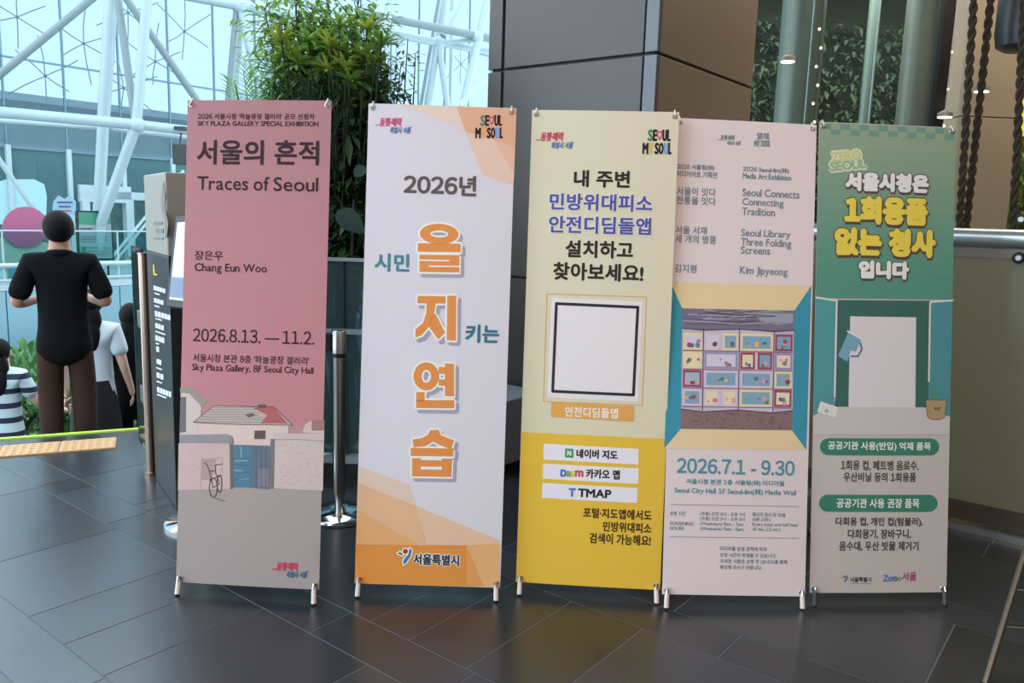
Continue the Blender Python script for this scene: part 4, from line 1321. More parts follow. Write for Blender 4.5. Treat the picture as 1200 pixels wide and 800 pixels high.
def cloth(name, stops):
    """fabric whose ground colour runs through (height, colour) stops"""
    m = bpy.data.materials.new(name)
    m.use_nodes = True
    nt = m.node_tree
    b = nt.nodes['Principled BSDF']
    b.inputs['Roughness'].default_value = 0.6
    b.inputs['Specular IOR Level'].default_value = 0.3
    g = nt.nodes.new('ShaderNodeNewGeometry')
    sx = nt.nodes.new('ShaderNodeSeparateXYZ')
    mr = nt.nodes.new('ShaderNodeMapRange')
    mr.inputs[1].default_value = 0.0
    mr.inputs[2].default_value = 1.85
    cr = nt.nodes.new('ShaderNodeValToRGB')
    nt.links.new(g.outputs['Position'], sx.inputs[0])
    nt.links.new(sx.outputs[2], mr.inputs[0])
    nt.links.new(mr.outputs[0], cr.inputs[0])
    el = cr.color_ramp.elements
    while len(el) > 1: el.remove(el[-1])
    el[0].position, el[0].color = stops[0][0], rgb(stops[0][1], KP)
    for p, c in stops[1:]:
        e = el.new(p)
        e.color = rgb(c, KP)
    n = nt.nodes.new('ShaderNodeTexNoise')
    n.inputs['Scale'].default_value = 3.0
    nt.links.new(g.outputs['Position'], n.inputs['Vector'])
    bp = nt.nodes.new('ShaderNodeBump')
    bp.inputs['Strength'].default_value = 0.25
    bp.inputs['Distance'].default_value = 0.02
    nt.links.new(n.outputs['Fac'], bp.inputs['Height'])
    nt.links.new(bp.outputs[0], b.inputs['Normal'])
    t = nt.nodes.new('ShaderNodeBsdfTranslucent')
    ms = nt.nodes.new('ShaderNodeMixShader')
    ms.inputs[0].default_value = 0.12
    nt.links.new(cr.outputs[0], b.inputs['Base Color'])
    nt.links.new(cr.outputs[0], t.inputs[0])
    nt.links.new(b.outputs[0], ms.inputs[1])
    nt.links.new(t.outputs[0], ms.inputs[2])
    nt.links.new(ms.outputs[0], nt.nodes['Material Output'].inputs[0])
    return m


# ---- banner 1: pink exhibition banner
B1 = Banner(0, cloth('pink_cloth', [(0, (156, 143, 139)), (0.30, (160, 144, 139)), (0.36, (180, 120, 123)), (0.6, (174, 116, 120)), (1, (160, 111, 115))]), 'pink exhibition x-banner with an old house illustration, leftmost in the row', 0.004)  # printed beige to pink ground, the pink growing darker towards the top
D = (46, 28, 32)
B1.T("2026 서울시청 '하늘광장 갤러리' 공모 선정작", 231.5, 140.5, 369, 6.6, D, .12, res=2)
B1.T('SKY PLAZA GALLERY SPECIAL EXHIBITION', 231.5, 148.2, 373.5, 5.4, D, .12, res=2)
B1.T('서울의 흔적', 231, 192.5, 373.5, 27.5, D, .75)
B1.T('Traces', 231, 222.6, 290.8, 15.5, D, .2)
B1.T('of', 297.5, 223.6, 315.5, 16, D, .2)
B1.T('Seoul', 321, 224, 373, 16, D, .2)
B1.T('장은우', 228, 304, 261, 10.5, D, .15)
B1.T('Chang Eun Woo', 228, 320, 313, 12, D, .15)
B1.T('2026.8.13. — 11.2.', 226, 399, 369, 15, D, .2)
B1.T("서울시청 본관 8층 '하늘광장 갤러리'", 226, 422.5, 363, 9, D, .12, res=2)
B1.T('Sky Plaza Gallery, 8F Seoul City Hall', 225, 435, 368, 10.5, D, .12, res=2)
q = lambda pts: [(205 + x / 5.517, 445 + y / 5.517) for x, y in pts]
WALL, LINE = (196, 170, 162), (74, 64, 64)
B1.P('house_wall', q([(148, 262), (740, 290), (725, 420), (145, 420)]), (204, 174, 164), 1)
B1.P('house_wall', q([(36, 60), (110, 70), (170, 170), (150, 350), (30, 350)]), (196, 174, 166), 1)
B1.P('eave', q([(32, 45), (95, 38), (213, 135), (172, 165), (90, 82), (32, 78)]), (140, 132, 116), 2)
B1.P('window_print', q([(34, 105), (72, 105), (70, 330), (28, 335)]), (104, 98, 104), 2)
B1.P('roof', q([(120, 268), (255, 162), (640, 172), (765, 292), (430, 282), (280, 276)]), (176, 158, 148), 3)
B1.P('roof_patch', q([(505, 178), (640, 172), (735, 282), (560, 278), (600, 225)]), (172, 84, 84), 4)
rn = random.Random(2)
B1.L('roof_sketch_lines', [q([(250 - k * 18 + rn.uniform(-8, 8), 175 + 15 * k), (250 - k * 18 + 150 + rn.uniform(0, 200), 172 + 16 * k), (500 + rn.uniform(0, 40) + k * 12, 180 + 15.5 * k)]) for k in range(7)], 0.5, (120, 100, 96), 5)
B1.L('roof_outline', [q([(120, 268), (255, 162), (640, 172), (765, 292), (430, 284), (280, 278), (120, 268)])], 0.7, LINE, 5)
B1.P('roof_hole', q([(455, 222), (500, 212), (530, 225), (480, 238)]), (100, 86, 70), 6)
B1.P('chimney', q([(540, 158), (590, 155), (598, 178), (545, 180)]), (92, 74, 76), 6)
B1.P('small_window', q([(518, 325), (590, 325), (588, 380), (516, 380)]), (92, 70, 64), 3)
B1.P('wall_top', q([(28, 348), (340, 345), (375, 360), (378, 420), (340, 405), (28, 402)]), (136, 130, 132), 4)
B1.P('garden_wall', q([(22, 402), (365, 405), (365, 700), (18, 705)]), (192, 158, 154), 2)
B1.P('pillar_print', q([(355, 380), (382, 375), (378, 698), (360, 700)]), (104, 92, 94), 4)
B1.P('garden_wall', q([(640, 345), (970, 350), (962, 720), (640, 700)]), (192, 168, 162), 2)
B1.L('wall_line', [q([(645, 385), (800, 385), (965, 400)])], 1.0, (150, 130, 128), 3)
B1.P('far_wall', q([(830, 340), (845, 290), (890, 262), (972, 262), (970, 350)]), (196, 170, 162), 1)
B1.P('far_roof', q([(890, 262), (972, 262), (970, 330), (888, 330)]), (150, 104, 100), 2)
B1.P('gate_leaf', q([(385, 415), (495, 418), (490, 690), (380, 688)]), (72, 112, 132), 3)
B1.P('gate_leaf', q([(495, 418), (622, 428), (615, 705), (490, 692)]), (92, 100, 116), 3)
B1.L('gate_lines', [q([(380, 500 + 45 * k), (490, 505 + 45 * k)]) for k in range(4)] + [q([(530 + 32 * k, 425), (528 + 32 * k, 690)]) for k in range(3)], 0.45, (58, 78, 92), 4)
B1.L('gate_highlights', [q([(390, 520), (470, 518)]), q([(385, 580), (440, 584)]), q([(420, 640), (480, 636)]), q([(430, 430), (432, 500)])], 0.7, (150, 180, 190), 4)
B1.P('gate_post', q([(622, 380), (650, 380), (645, 700), (620, 700)]), (112, 104, 106), 4)
B1.P('gate_box', q([(545, 570), (612, 572), (610, 690), (540, 688)]), (118, 112, 122), 4)
B1.L('niche', [q([(168, 700), (172, 500), (310, 498), (305, 700)])], 0.8, (170, 140, 134), 3)
B1.P('niche_shade', q([(175, 505), (270, 505), (240, 640), (170, 640)]), (166, 136, 130), 3)
BK = (50, 46, 48)
ell = lambda cx, cy, rx, ry: [(cx + rx * cos(k * pi / 9), cy + ry * sin(k * pi / 9)) for k in range(19)]
B1.L('bicycle_print', [q(ell(250, 690, 26, 62)), q(ell(290, 665, 16, 55)), q([(190, 530), (212, 545), (225, 585), (265, 580), (262, 545), (310, 538)]), q([(225, 585), (250, 690)]), q([(225, 640), (300, 612)]), q([(262, 585), (290, 665), (250, 690)])], 0.85, BK, 6)
B1.L('bicycle_shadow', [q([(255, 755), (320, 775)])], 1.6, (130, 106, 102), 5)
B1.L('wall_texture', [q([(x, y), (x + rn.uniform(6, 26), y + rn.uniform(-3, 3))]) for x, y in [(rn.uniform(660, 940), rn.uniform(410, 690)) for _ in range(60)] + [(rn.uniform(30, 340), rn.uniform(420, 690)) for _ in range(36)]], 0.5, (172, 142, 138), 3)
B1.brush_mark(320, 667.5, 1.0, (196, 50, 70), (60, 90, 130))

# ---- banner 2: white drill banner with orange facets
B2 = Banner(1, cloth('white_cloth', [(0, (212, 206, 212)), (1, (208, 200, 206))]), 'white x-banner with orange geometric facets and large orange letters', 0.003)
q1 = lambda pts: [(410 + x / 3.81, 110 + y / 3.81) for x, y in pts]
q2 = lambda pts: [(410 + x / 4, 320 + y / 4) for x, y in pts]
q3 = lambda pts: [(400 + x / 3.81, 500 + y / 3.81) for x, y in pts]
B2.P('facet', q1([(225, 45), (490, 58), (530, 178), (430, 125)]), (222, 192, 176), 1)
B2.P('facet', q1([(475, 57), (740, 69), (734, 240), (640, 205), (515, 165)]), (220, 160, 126), 2)
B2.P('facet', q1([(512, 160), (640, 205), (730, 362), (727, 402), (590, 358)]), (224, 184, 164), 2)
B2.P('facet', q1([(640, 205), (734, 240), (730, 362)]), (224, 172, 146), 3)
B2.P('facet', q3([(80, 165), (305, 250), (335, 345), (76, 240)]), (216, 188, 168), 1)
B2.P('facet', q3([(76, 240), (335, 345), (382, 522), (340, 516), (72, 360)]), (222, 170, 126), 1)
B2.P('facet', q3([(335, 345), (712, 505), (712, 522), (380, 522)]), (224, 178, 146), 1)
B2.P('facet', q3([(72, 360), (350, 522), (64, 522)]), (224, 160, 98), 2)
B2.P('facet', q3([(64, 520), (560, 524), (560, 712), (59, 696)]), (222, 134, 50), 2)
B2.P('facet', q3([(560, 524), (712, 520), (710, 718), (640, 714)]), (226, 164, 104), 2)
B2.P('facet', q3([(560, 524), (640, 714), (560, 712)]), (224, 146, 72), 3)
B2.brush_mark(441, 146, 1.0, (206, 60, 110), (70, 120, 160))
B2.soul_mark(557, 161.5, 1.15)
B2.T('2026년', 474, 224.5, 557, 22, (90, 78, 76), .9)
B2.T('시민', 440, 314, 479.5, 20, (66, 124, 140), .8)
B2.T('키는', 546, 398, 584, 20, (52, 108, 130), .9)
OR, CRM, SHD = (224, 132, 60), (240, 226, 214), (160, 150, 168)
glyph = []
glyph += [[(490, 282.5), (540, 283.5), (540, 293.5), (490, 292.5)], [(492, 296), (538.5, 297), (538.5, 317), (492, 316)]]
glyph += [q2([(320, 95), (450, 98), (450, 132), (318, 130)]), q2([(362, 128), (404, 130), (396, 180), (376, 235), (338, 280), (308, 290), (310, 250), (345, 222), (360, 175)]), q2([(388, 190), (402, 178), (448, 268), (416, 300), (372, 240)]), q2([(458, 95), (500, 97), (498, 306), (455, 303)])]
glyph += [q2([(447, 412), (490, 414), (490, 567), (447, 565)]), q2([(418, 428), (450, 430), (450, 462), (418, 460)]), q2([(418, 486), (450, 488), (450, 518), (418, 516)]), q2([(313, 545), (353, 546), (353, 590), (313, 588)]), q2([(313, 583), (492, 585), (491, 623), (312, 620)])]
glyph += [q3([(398, 5), (436, 3), (446, 28), (505, 52), (492, 92), (440, 72), (412, 56), (378, 76), (325, 82), (320, 46), (362, 40), (388, 26)]), q3([(312, 84), (504, 88), (502, 124), (311, 120)]), q3([(318, 130), (496, 134), (494, 216), (317, 212)])]
sh = [[(x + 3.4, y + 4.2) for x, y in g] for g in glyph]
B2.P('letter_shadow', sh, SHD, 3, 1.8)
B2.ringpoly('letter_shadow', 518.4, 276.5, 22, 12, 8, 3, SHD, 3, 1.8)
B2.ringpoly('letter_shadow', 503.4, 442.2, 15, 16, 5, 7, SHD, 3, 1.8)
B2.P('letter_outline', glyph, CRM, 4, 2.2)
B2.ringpoly('letter_outline', 515, 272, 22.5, 11.8, 10.5, 4, CRM, 4, 2.2)
B2.ringpoly('letter_outline', 500, 438, 15, 16.3, 5.5, 7.5, CRM, 4, 2.2)
for i0, i1 in ((0, 2), (2, 6), (6, 11), (11, 14)): B2.P('large_letter', glyph[i0:i1], OR, 6)
B2.ringpoly('large_letter', 515, 272, 22.5, 11.8, 10.5, 4, OR, 6)
B2.ringpoly('large_letter', 500, 438, 15, 16.3, 5.5, 7.5, OR, 6)
for sl in ([(491, 301.6), (527, 302.4), (527, 304), (491, 303.2)], [(503, 308.6), (540, 309.4), (540, 311), (503, 310.2)], q3([(357, 123), (450, 125), (450, 141), (357, 139)]), q3([(357, 168), (450, 170), (450, 183), (357, 181)])):
    B2.P('letter_slot', sl, CRM, 7)
B2.city_mark(466, 660.5, 1.0)
B2.OT('서울특별시', 485, 660, 538, 12.5, (44, 48, 74), (238, 226, 216), .55, 1.0, 4)

# ---- banner 3: cream and yellow shelter app banner
B3 = Banner(2, cloth('cream_cloth', [(0, (214, 202, 172)), (1, (212, 202, 178))]), 'cream and yellow x-banner with white app boxes, third in the row', 0.005)
INK, BLU = (46, 38, 36), (76, 80, 156)
B3.P('yellow_ground', [(610.6, 503.5), (781.5, 512), (774.6, 691), (603.6, 681)], (226, 178, 44), 1)
B3.brush_mark(628.5, 164, 1.05, (196, 60, 90), (80, 110, 170))
B3.soul_mark(753, 179.5, 1.22)
for t, xl, yb, xr, h, c in [('내 주변', 673, 217, 737, 18.5, INK), ('민방위대피소', 644.5, 243.5, 763.5, 18.5, BLU), ('안전디딤돌앱', 643.5, 270, 762, 19, BLU), ('설치하고', 663, 298.5, 741, 19, INK), ('찾아보세요!', 648.5, 324.5, 753, 19.5, INK)]:
    if c == BLU: B3.OT(t, xl, yb, xr, h, c, (226, 218, 206), .7, .9, 3)
    else: B3.T(t, xl, yb, xr, h, c, .75)
B3.L('code_border', [(641, 341.5), (757.5, 345.5), (753, 472), (636.5, 467.5), (641, 341.5)], 0.8, (206, 150, 84), 2)
B3.P('code_panel', [(646.5, 346.5), (753, 351), (748.5, 468), (641, 463)], (222, 212, 212), 1)
B3.L('code_frame', [(652, 353), (747.5, 357.5), (742.5, 460), (647.5, 455.5), (652, 353)], 3.4, (44, 40, 46), 3)
B3.P('app_tag', [(645.5, 468), (743.5, 473), (743, 491.5), (645.5, 485.5)], (224, 156, 70), 3)
B3.T('안전디딤돌앱', 662, 485, 724, 11.5, (240, 230, 222), .25)
q6 = lambda pts: [(590 + x / 3.81, 500 + y / 3.81) for x, y in pts]
BX = (226, 216, 224)
B3.P('white_box', q6([(178, 65), (605, 90), (603, 160), (176, 136)]), BX, 2)
B3.P('white_box', q6([(176, 155), (605, 177), (602, 247), (174, 223)]), BX, 2)
B3.P('white_box', q6([(173, 242), (600, 265), (598, 333), (170, 309)]), BX, 2)
B3.P('app_icon', [(662, 522.8), (672, 523.3), (671.8, 533.8), (661.8, 533.3)], (66, 140, 78), 3)
B3.T('N', 664.8, 530.8, 669, 5.4, (236, 236, 236), .45, 5, 2)
B3.T('네이버 지도', 675.6, 533.5, 723.6, 10, INK, .5)
for ch, xl, xr, h, c in [('D', 657, 663, 7.5, (62, 100, 190)), ('a', 663.5, 668.5, 6, (120, 170, 70)), ('u', 669, 673.5, 6, (220, 180, 50)), ('m', 674, 683, 6.5, (206, 66, 86))]:
    B3.T(ch, xl, 555.5, xr, h, c, .7, res=2)
B3.T('카카오 맵', 687, 557.5, 726, 10.5, INK, .5)
B3.T('T', 666.5, 579, 674, 9, (80, 120, 190), .8)
B3.T('TMAP', 677.5, 579.5, 716, 9.2, INK, .6)
B3.T('포털·지도앱에서도', 683.5, 604, 764, 11.5, (66, 46, 26), .4)
B3.T('민방위대피소', 707, 620.5, 763.6, 11.5, (66, 46, 26), .4)
B3.T('검색이 가능해요!', 691, 634.5, 763, 12, (66, 46, 26), .4)

# ---- banner 4: pale pink media art banner with folding screen picture
B4 = Banner(3, cloth('pale_pink_cloth', [(0, (226, 208, 208)), (1, (222, 204, 204))]), 'pale pink x-banner with a teal and peach framed picture of painted screens', 0.003)
GT = (112, 130, 140)
OTL, OTR, OBR, OBL = (786.3, 328.7), (950, 332.5), (944.5, 526), (779, 523.6)
ITL, ITR, IBR, IBL = (800, 359.5), (930, 362), (927.5, 502.5), (798, 500.5)
B4.P('picture_border', [OTL, OTR, ITR, ITL], (238, 198, 148), 1)
B4.P('picture_border', [IBL, IBR, OBR, OBL], (238, 198, 148), 1)
B4.P('picture_border', [OTL, ITL, IBL, OBL], (50, 142, 168), 1)
B4.P('picture_border', [ITR, OTR, OBR, IBR], (50, 142, 168), 1)
def il(u, v):     # position inside the picture
    t = (ITL[0] + (ITR[0] - ITL[0]) * u, ITL[1] + (ITR[1] - ITL[1]) * u)
    b = (IBL[0] + (IBR[0] - IBL[0]) * u, IBL[1] + (IBR[1] - IBL[1]) * u)
    return (t[0] + (b[0] - t[0]) * v, t[1] + (b[1] - t[1]) * v)
def R4(u0, v0, u1, v1): return [il(u0, v0), il(u1, v0), il(u1, v1), il(u0, v1)]
B4.P('picture_ground', [ITL, ITR, IBR, IBL], (150, 116, 122), 2)
B4.P('picture_sky', R4(0, 0, 1, .17), (116, 108, 130), 3)
rn = random.Random(8)
B4.L('sky_swirls', [[il(rn.uniform(0, .6) + .13 * k, v + rn.uniform(-.02, .02)) for k in range(4)] for v in [.03, .06, .09, .12, .05, .1]], 1.1, (92, 84, 108), 4)
B4.L('sky_swirls', [[il(min(1, max(0, rn.uniform(0, .5) + .15 * k)), v + rn.uniform(-.02, .02)) for k in range(4)] for v in [.04, .07, .11, .02]], 1.0, (172, 164, 178), 4)
B4.P('sky_swirl_cloud', [il(.62, .02), il(.8, .0), il(.99, .02), il(.99, .1), il(.85, .12), il(.7, .09)], (150, 152, 166), 4)
B4.P('picture_floor', R4(0, .84, 1, 1), (138, 104, 104), 3)
B4.L('floor_texture', [[il(x, y), il(x + .02, y + rn.uniform(-.015, .015))] for x, y in [(rn.uniform(.01, .96), rn.uniform(.86, .99)) for _ in range(120)]], 0.6, (98, 72, 76), 4)
folds = [0, .19, .51, .82, 1.0]
wave = [.18, .155, .155, .165, .18]
for k in range(4):
    a, b = folds[k], folds[k + 1]
    B4.P('screen_panel', [il(a, .165 + .02 * (k % 2)), il(b, .185 - .02 * (k % 2)), il(b, .855 - .02 * (k % 2)), il(a, .835 + .02 * (k % 2))], [(186, 172, 190), (196, 184, 202), (200, 188, 204), (184, 172, 194)][k], 4)
    nr = 4
    for r_ in range(nr):
        v0 = .2 + .155 * r_
        nsub = 1 if (b - a) < .25 else rn.choice([1, 2])
        for j in range(nsub):
            u0, u1 = a + (b - a) * j / nsub + .012, a + (b - a) * (j + 1) / nsub - .012
            fr = rn.choice([(160, 66, 90), (232, 206, 150), (150, 140, 176), (206, 190, 206)])
            B4.P('shelf_niche', R4(u0, v0, u1, v0 + .14), fr, 5)
            B4.P('niche_back', R4(u0 + .018, v0 + .02, u1 - .018, v0 + .122), rn.choice([(124, 160, 186), (206, 196, 214), (160, 176, 196), (228, 208, 170)]), 6)
            for m_ in range(4 if nsub == 1 else 2):
                cx, cy = rn.uniform(u0 + .03, u1 - .03), v0 + rn.uniform(.06, .11)
                px_, py_ = il(cx, cy)
                rr_ = rn.uniform(1.2, 3.2)
                B4.ringpoly('painted_shape', px_, py_, rr_, rr_ * rn.uniform(.6, 1.3), .1, .1, rn.choice([(206, 110, 120), (84, 122, 96), (226, 176, 96), (110, 90, 140), (96, 130, 160), (222, 150, 160), (170, 60, 80)]), 7, n=7)
        B4.L('shelf_edge', [il(a + .01, v0 + .148), il(b - .01, v0 + .148)], 1.0, (158, 70, 92), 7)
B4.L('screen_edge', [[il(0, .165), il(.19, .175), il(.51, .165), il(.82, .175), il(1, .165)], [il(0, .835), il(.19, .855), il(.51, .835), il(.82, .855), il(1, .835)]] + [[il(f, .17), il(f, .845)] for f in folds[1:-1]], 1.0, (86, 60, 82), 8)
for t, xl, yb, xr, h in [('2026 서울림(林)', 794.5, 198.5, 837, 7), ('미디어아트 기획전', 794, 206.5, 840, 7), ('2026 Seoul-lim(林)', 870, 201, 923, 7), ('Media Art Exhibition', 870, 208.3, 926, 6.3),
                         ('서울이 잇다', 794, 227.5, 838.5, 9), ('전통을 잇다', 793.5, 238, 838.5, 9), ('Seoul Connects', 869.5, 228.5, 935.5, 8.5), ('Connecting', 869.5, 241.5, 917, 10.5), ('Tradition', 869, 250.5, 907, 8.5),
                         ('서울 서재', 792.5, 272.5, 828, 9), ('세 개의 병풍', 792, 283, 839, 9.5), ('Seoul Library', 868, 277.5, 925, 10.5), ('Three Folding', 867.5, 288.5, 926, 11), ('Screens', 867.5, 295.5, 901.5, 8.5),
                         ('김지평', 791.5, 317.5, 816, 9.5), ('Kim Jipyeong', 866.5, 321.5, 921.5, 11)]:
    B4.T(t, xl, yb, xr, h, GT, .22, res=2)
TL_ = (74, 142, 158)
B4.T('2026.7.1 - 9.30', 793.5, 552, 930, 17, TL_, .55)
B4.T('서울시청 본관 1층 서울림(林) 미디어월', 804, 566, 918, 7, TL_, .2, res=2)
B4.T('Seoul City Hall 1F Seoul-lim(林) Media Wall', 790.5, 577, 932, 8.5, TL_, .2, res=2)
B4.L('rule', [(785.5, 589.5), (935.5, 592.5)], .6, GT, 2)
B4.L('rule', [(784.5, 627.5), (935.5, 630)], .6, GT, 2)
for t, xl, yb, xr, h in [('상영 시간', 785, 602, 803, 4.6), ('SCREENING', 785, 613.5, 812, 3.8), ('HOURS', 785, 619.3, 801, 3.8), ('(주중) 오전 8시 - 오후 7시', 820, 603, 872, 5), ('(주말) 오전 9시 - 오후 6시', 820, 608.8, 872, 5), ('(Weekdays) 8am - 7pm', 820, 614.6, 870, 4.6), ('(Weekends) 9am - 6pm', 820, 620.4, 870, 4.6),
                         ('매시각 정시 및 30분', 881, 604, 920, 5), ('(8분 15초)', 881, 610, 902, 5), ('Every hour and half hour', 881, 616, 935, 4.8), ('(8 min, 15 sec.)', 881, 621.5, 914, 4.8),
                         ('미디어월 운영 정책에 따라', 843, 644, 898, 5), ('상영 시간이 변경될 수 있습니다.', 843, 651.5, 909, 5), ('자세한 사항은 상영 전 QR코드를 통해', 843, 659, 921.5, 5), ('확인해 주시기 바랍니다.', 843, 666, 892, 5)]:
    B4.T(t, xl, yb, xr, h, (110, 136, 146), .12, res=1)
B4.brush_mark(841, 164, .64, GT, GT)
B4.soul_mark(883, 171, .68, GT)

# ---- banner 5: green no-disposables banner
Banner.foot = (70, 72, 74)
B5 = Banner(4, cloth('grey_white_cloth', [(0, (196, 186, 182)), (1, (196, 186, 182))]), 'green and white x-banner with yellow block letters, rightmost in the row', 0.004)
q5 = lambda pts: [(940 + x / 4, 330 + y / 4) for x, y in pts]
for k in range(14):
    t0, t1 = k / 14, (k + 1) / 14
    mixc = tuple(int(round(a + (b - a) * min(1, (t0 + .03) * 1.15))) for a, b in zip((142, 158, 130), (78, 140, 120)))
    xl = lambda t: (959.8 - 4 * t, 143.6 + 206.4 * t)
    xr_ = lambda t: (1119.8 - 4.3 * t, 150 + 202 * t)
    B5.P('green_ground', [xl(t0), xr_(t0), xr_(t1), xl(t1)], mixc, 1)
ck = []
for r_ in range(2):
    for k in range(14):
        if (k + r_) % 2: continue
        x, y = 962 + 11.1 * k, 145 + 6.5 * r_ + .04 * 11.1 * k
        ck.append([(x, y), (x + 11, y + .4), (x + 11, y + 6.7), (x, y + 6.3)])
B5.P('checker_band', ck, (98, 146, 130), 3)
B5.P('hall_wall', [(978, 352), (1089.5, 353), (1087, 482), (977, 482)], (54, 98, 88), 2)
B5.P('door_print', q5([(62, 82), (160, 92), (150, 575), (52, 630)]), (74, 146, 150), 3)
B5.P('door_print', q5([(596, 98), (703, 88), (690, 635), (588, 600)]), (70, 138, 146), 3)
for de in (q5([(64, 76), (160, 92), (150, 560)]), q5([(704, 90), (596, 99), (590, 470)])): B5.L('door_edge', de, 2.2, (214, 206, 202), 4)
B5.P('bright_doorway', q5([(222, 165), (530, 170), (526, 600), (214, 600)]), (214, 204, 206), 4)
B5.P('hall_floor', q5([(52, 632), (150, 588), (588, 592), (690, 640), (688, 720), (50, 720)]), (198, 188, 188), 5)
B5.P('tumbler_print', q5([(212, 240), (272, 275), (248, 330), (225, 325), (208, 378), (165, 350), (185, 305)]), (112, 160, 184), 6)
B5.L('tumbler_lid', [q5([(210, 235), (278, 272)])], 2.0, (222, 220, 220), 7)
B5.L('tumbler_handle', [q5([(268, 290), (276, 318), (258, 352), (226, 352)])], 2.0, (84, 100, 140), 7)
B5.P('bag_print', q5([(85, 562), (165, 590), (155, 638), (70, 612)]), (216, 212, 208), 6)
B5.L('bag_handle', [q5([(105, 560), (112, 540), (150, 548), (152, 575)])], 1.4, (100, 124, 160), 7)
B5.L('bag_mark', [q5([(105, 612), (112, 598), (122, 612), (105, 612)])], .8, (90, 130, 90), 8)
B5.P('pot_print', q5([(574, 556), (674, 558), (664, 640), (640, 650), (600, 648), (582, 636)]), (176, 142, 102), 6)
B5.L('pot_outline', [q5([(574, 556), (674, 558), (664, 640), (640, 650), (600, 648), (582, 636), (574, 556)])], .7, (80, 66, 54), 7)
B5.P('sprout_print', [q5([(612, 590), (628, 592), (627, 606), (616, 602)]), q5([(630, 592), (648, 590), (642, 603), (630, 606)])], (92, 112, 70), 7)
B5.P('stem_print', q5([(600, 555), (606, 520), (625, 510), (628, 516), (614, 528), (612, 556)]), (80, 140, 90), 6)
B5.OT('ZERO', 975, 190, 1008, 10.5, (196, 196, 130), (206, 214, 176), .8, 2.2, 3, rot=0.13)
B5.OT('SEOUL', 973.5, 201, 1014, 10, (150, 176, 140), (206, 214, 176), .8, 2.2, 3, rot=0.13)
PK, YL, OUT = (240, 220, 216), (230, 200, 62), (86, 68, 58)
B5.OT('서울시청은', 991, 222.5, 1086, 19.5, PK, OUT, 1.8, 1.2, 4, drop=(.8, 1.8))
B5.OT('1회용품', 990.5, 260.5, 1084, 29, YL, OUT, 2.6, 1.3, 4, drop=(.8, 2.2))
B5.OT('없는 청사', 979, 297.5, 1093.5, 29, YL, OUT, 2.6, 1.3, 4, drop=(.8, 2.2))
B5.OT('입니다', 1006.5, 325.5, 1062.5, 18.5, PK, OUT, 1.8, 1.2, 4, drop=(.8, 1.8))
def pill(x0, y0, x1, y1, dy):
    r, cy = (y1 - y0) / 2, (y0 + y1) / 2
    return [(x0 + r + r * cos(w), cy + r * sin(w)) for w in [pi / 2 + pi * k / 10 for k in range(11)]] + [(x1 - r + r * cos(w), cy + dy + r * sin(w)) for w in [-pi / 2 + pi * k / 10 for k in range(11)]]
B5.P('green_pill', pill(960.7, 513.6, 1100, 533.6, .6), (52, 124, 100), 2)
B5.P('green_pill', pill(959.7, 579.5, 1098, 599.5, .6), (52, 124, 100), 2)
WH, TX = (232, 224, 218), (70, 64, 62)
for t, xl, yb, xr, h, c in [('공공기관 사용(반입) 억제 품목', 970, 528, 1089.5, 10.5, WH), ('1회용 컵, 페트병 음료수,', 985, 551, 1075, 11.5, TX), ('우산비닐 등의 1회용품', 988, 564, 1072, 10.5, TX), ('공공기관 사용 권장 품목', 980, 594.5, 1076, 10.5, WH), ('다회용 컵, 개인 컵(텀블러),', 979, 617, 1079.6, 11, TX), ('다회용기, 장바구니,', 993, 631, 1066, 11, TX), ('음수대, 우산 빗물 제거기', 983, 645, 1075, 11, TX)]:
    B5.T(t, xl, yb, xr, h, c, .3, res=2)
B5.city_mark(985.5, 682, .45, False)
B5.T('서울특별시', 995.5, 681.2, 1020, 5.6, (60, 58, 74), .2, res=2)
B5.L('rule', [(996, 683.2), (1020, 683.2)], .5, (120, 110, 120), 3)
for ch, xl, xr, h, c in [('Z', 1034, 1039.5, 7, (70, 110, 180)), ('e', 1039.5, 1043.5, 5, (80, 140, 190)), ('r', 1044, 1046.5, 5, (70, 110, 170)), ('o', 1046.5, 1050.5, 5, (60, 90, 120)), ('o', 1051, 1055, 5, (110, 160, 110))]:
    B5.T(ch, xl, 680.5, xr, h, c, .35, res=2)
B5.T('서울', 1056, 680, 1072.5, 10, (170, 70, 120), .3)

# ------------------------------------------------------------------ people on the stairs
def skin_mesh(V, edges, root, sub=2):
    names = list(V)
    me = bpy.data.meshes.new('skin')
    me.from_pydata([V[n][0] for n in names], [(names.index(a), names.index(b)) for a, b in edges], [])
    o = bpy.data.objects.new('skin', me)
    WORKSHOP.collection.objects.link(o)
    o.modifiers.new('s', 'SKIN')
    sk = me.skin_vertices[0].data
    for i, n in enumerate(names):
        r = V[n][1]
        sk[i].radius = r if isinstance(r, tuple) else (r, r)
        sk[i].use_root = n == root
    m = o.modifiers.new('u', 'SUBSURF')
    m.levels = m.render_levels = sub
    WORKSHOP.view_layers[0].update()
    r = bpy.data.meshes.new_from_object(o.evaluated_get(WORKSHOP.view_layers[0].depsgraph))
    v = [tuple(p.co) for p in r.vertices]
    f = [tuple(p.vertices) for p in r.polygons]
    bpy.data.objects.remove(o)
    bpy.data.meshes.remove(me)
    bpy.data.meshes.remove(r)
    return v, f


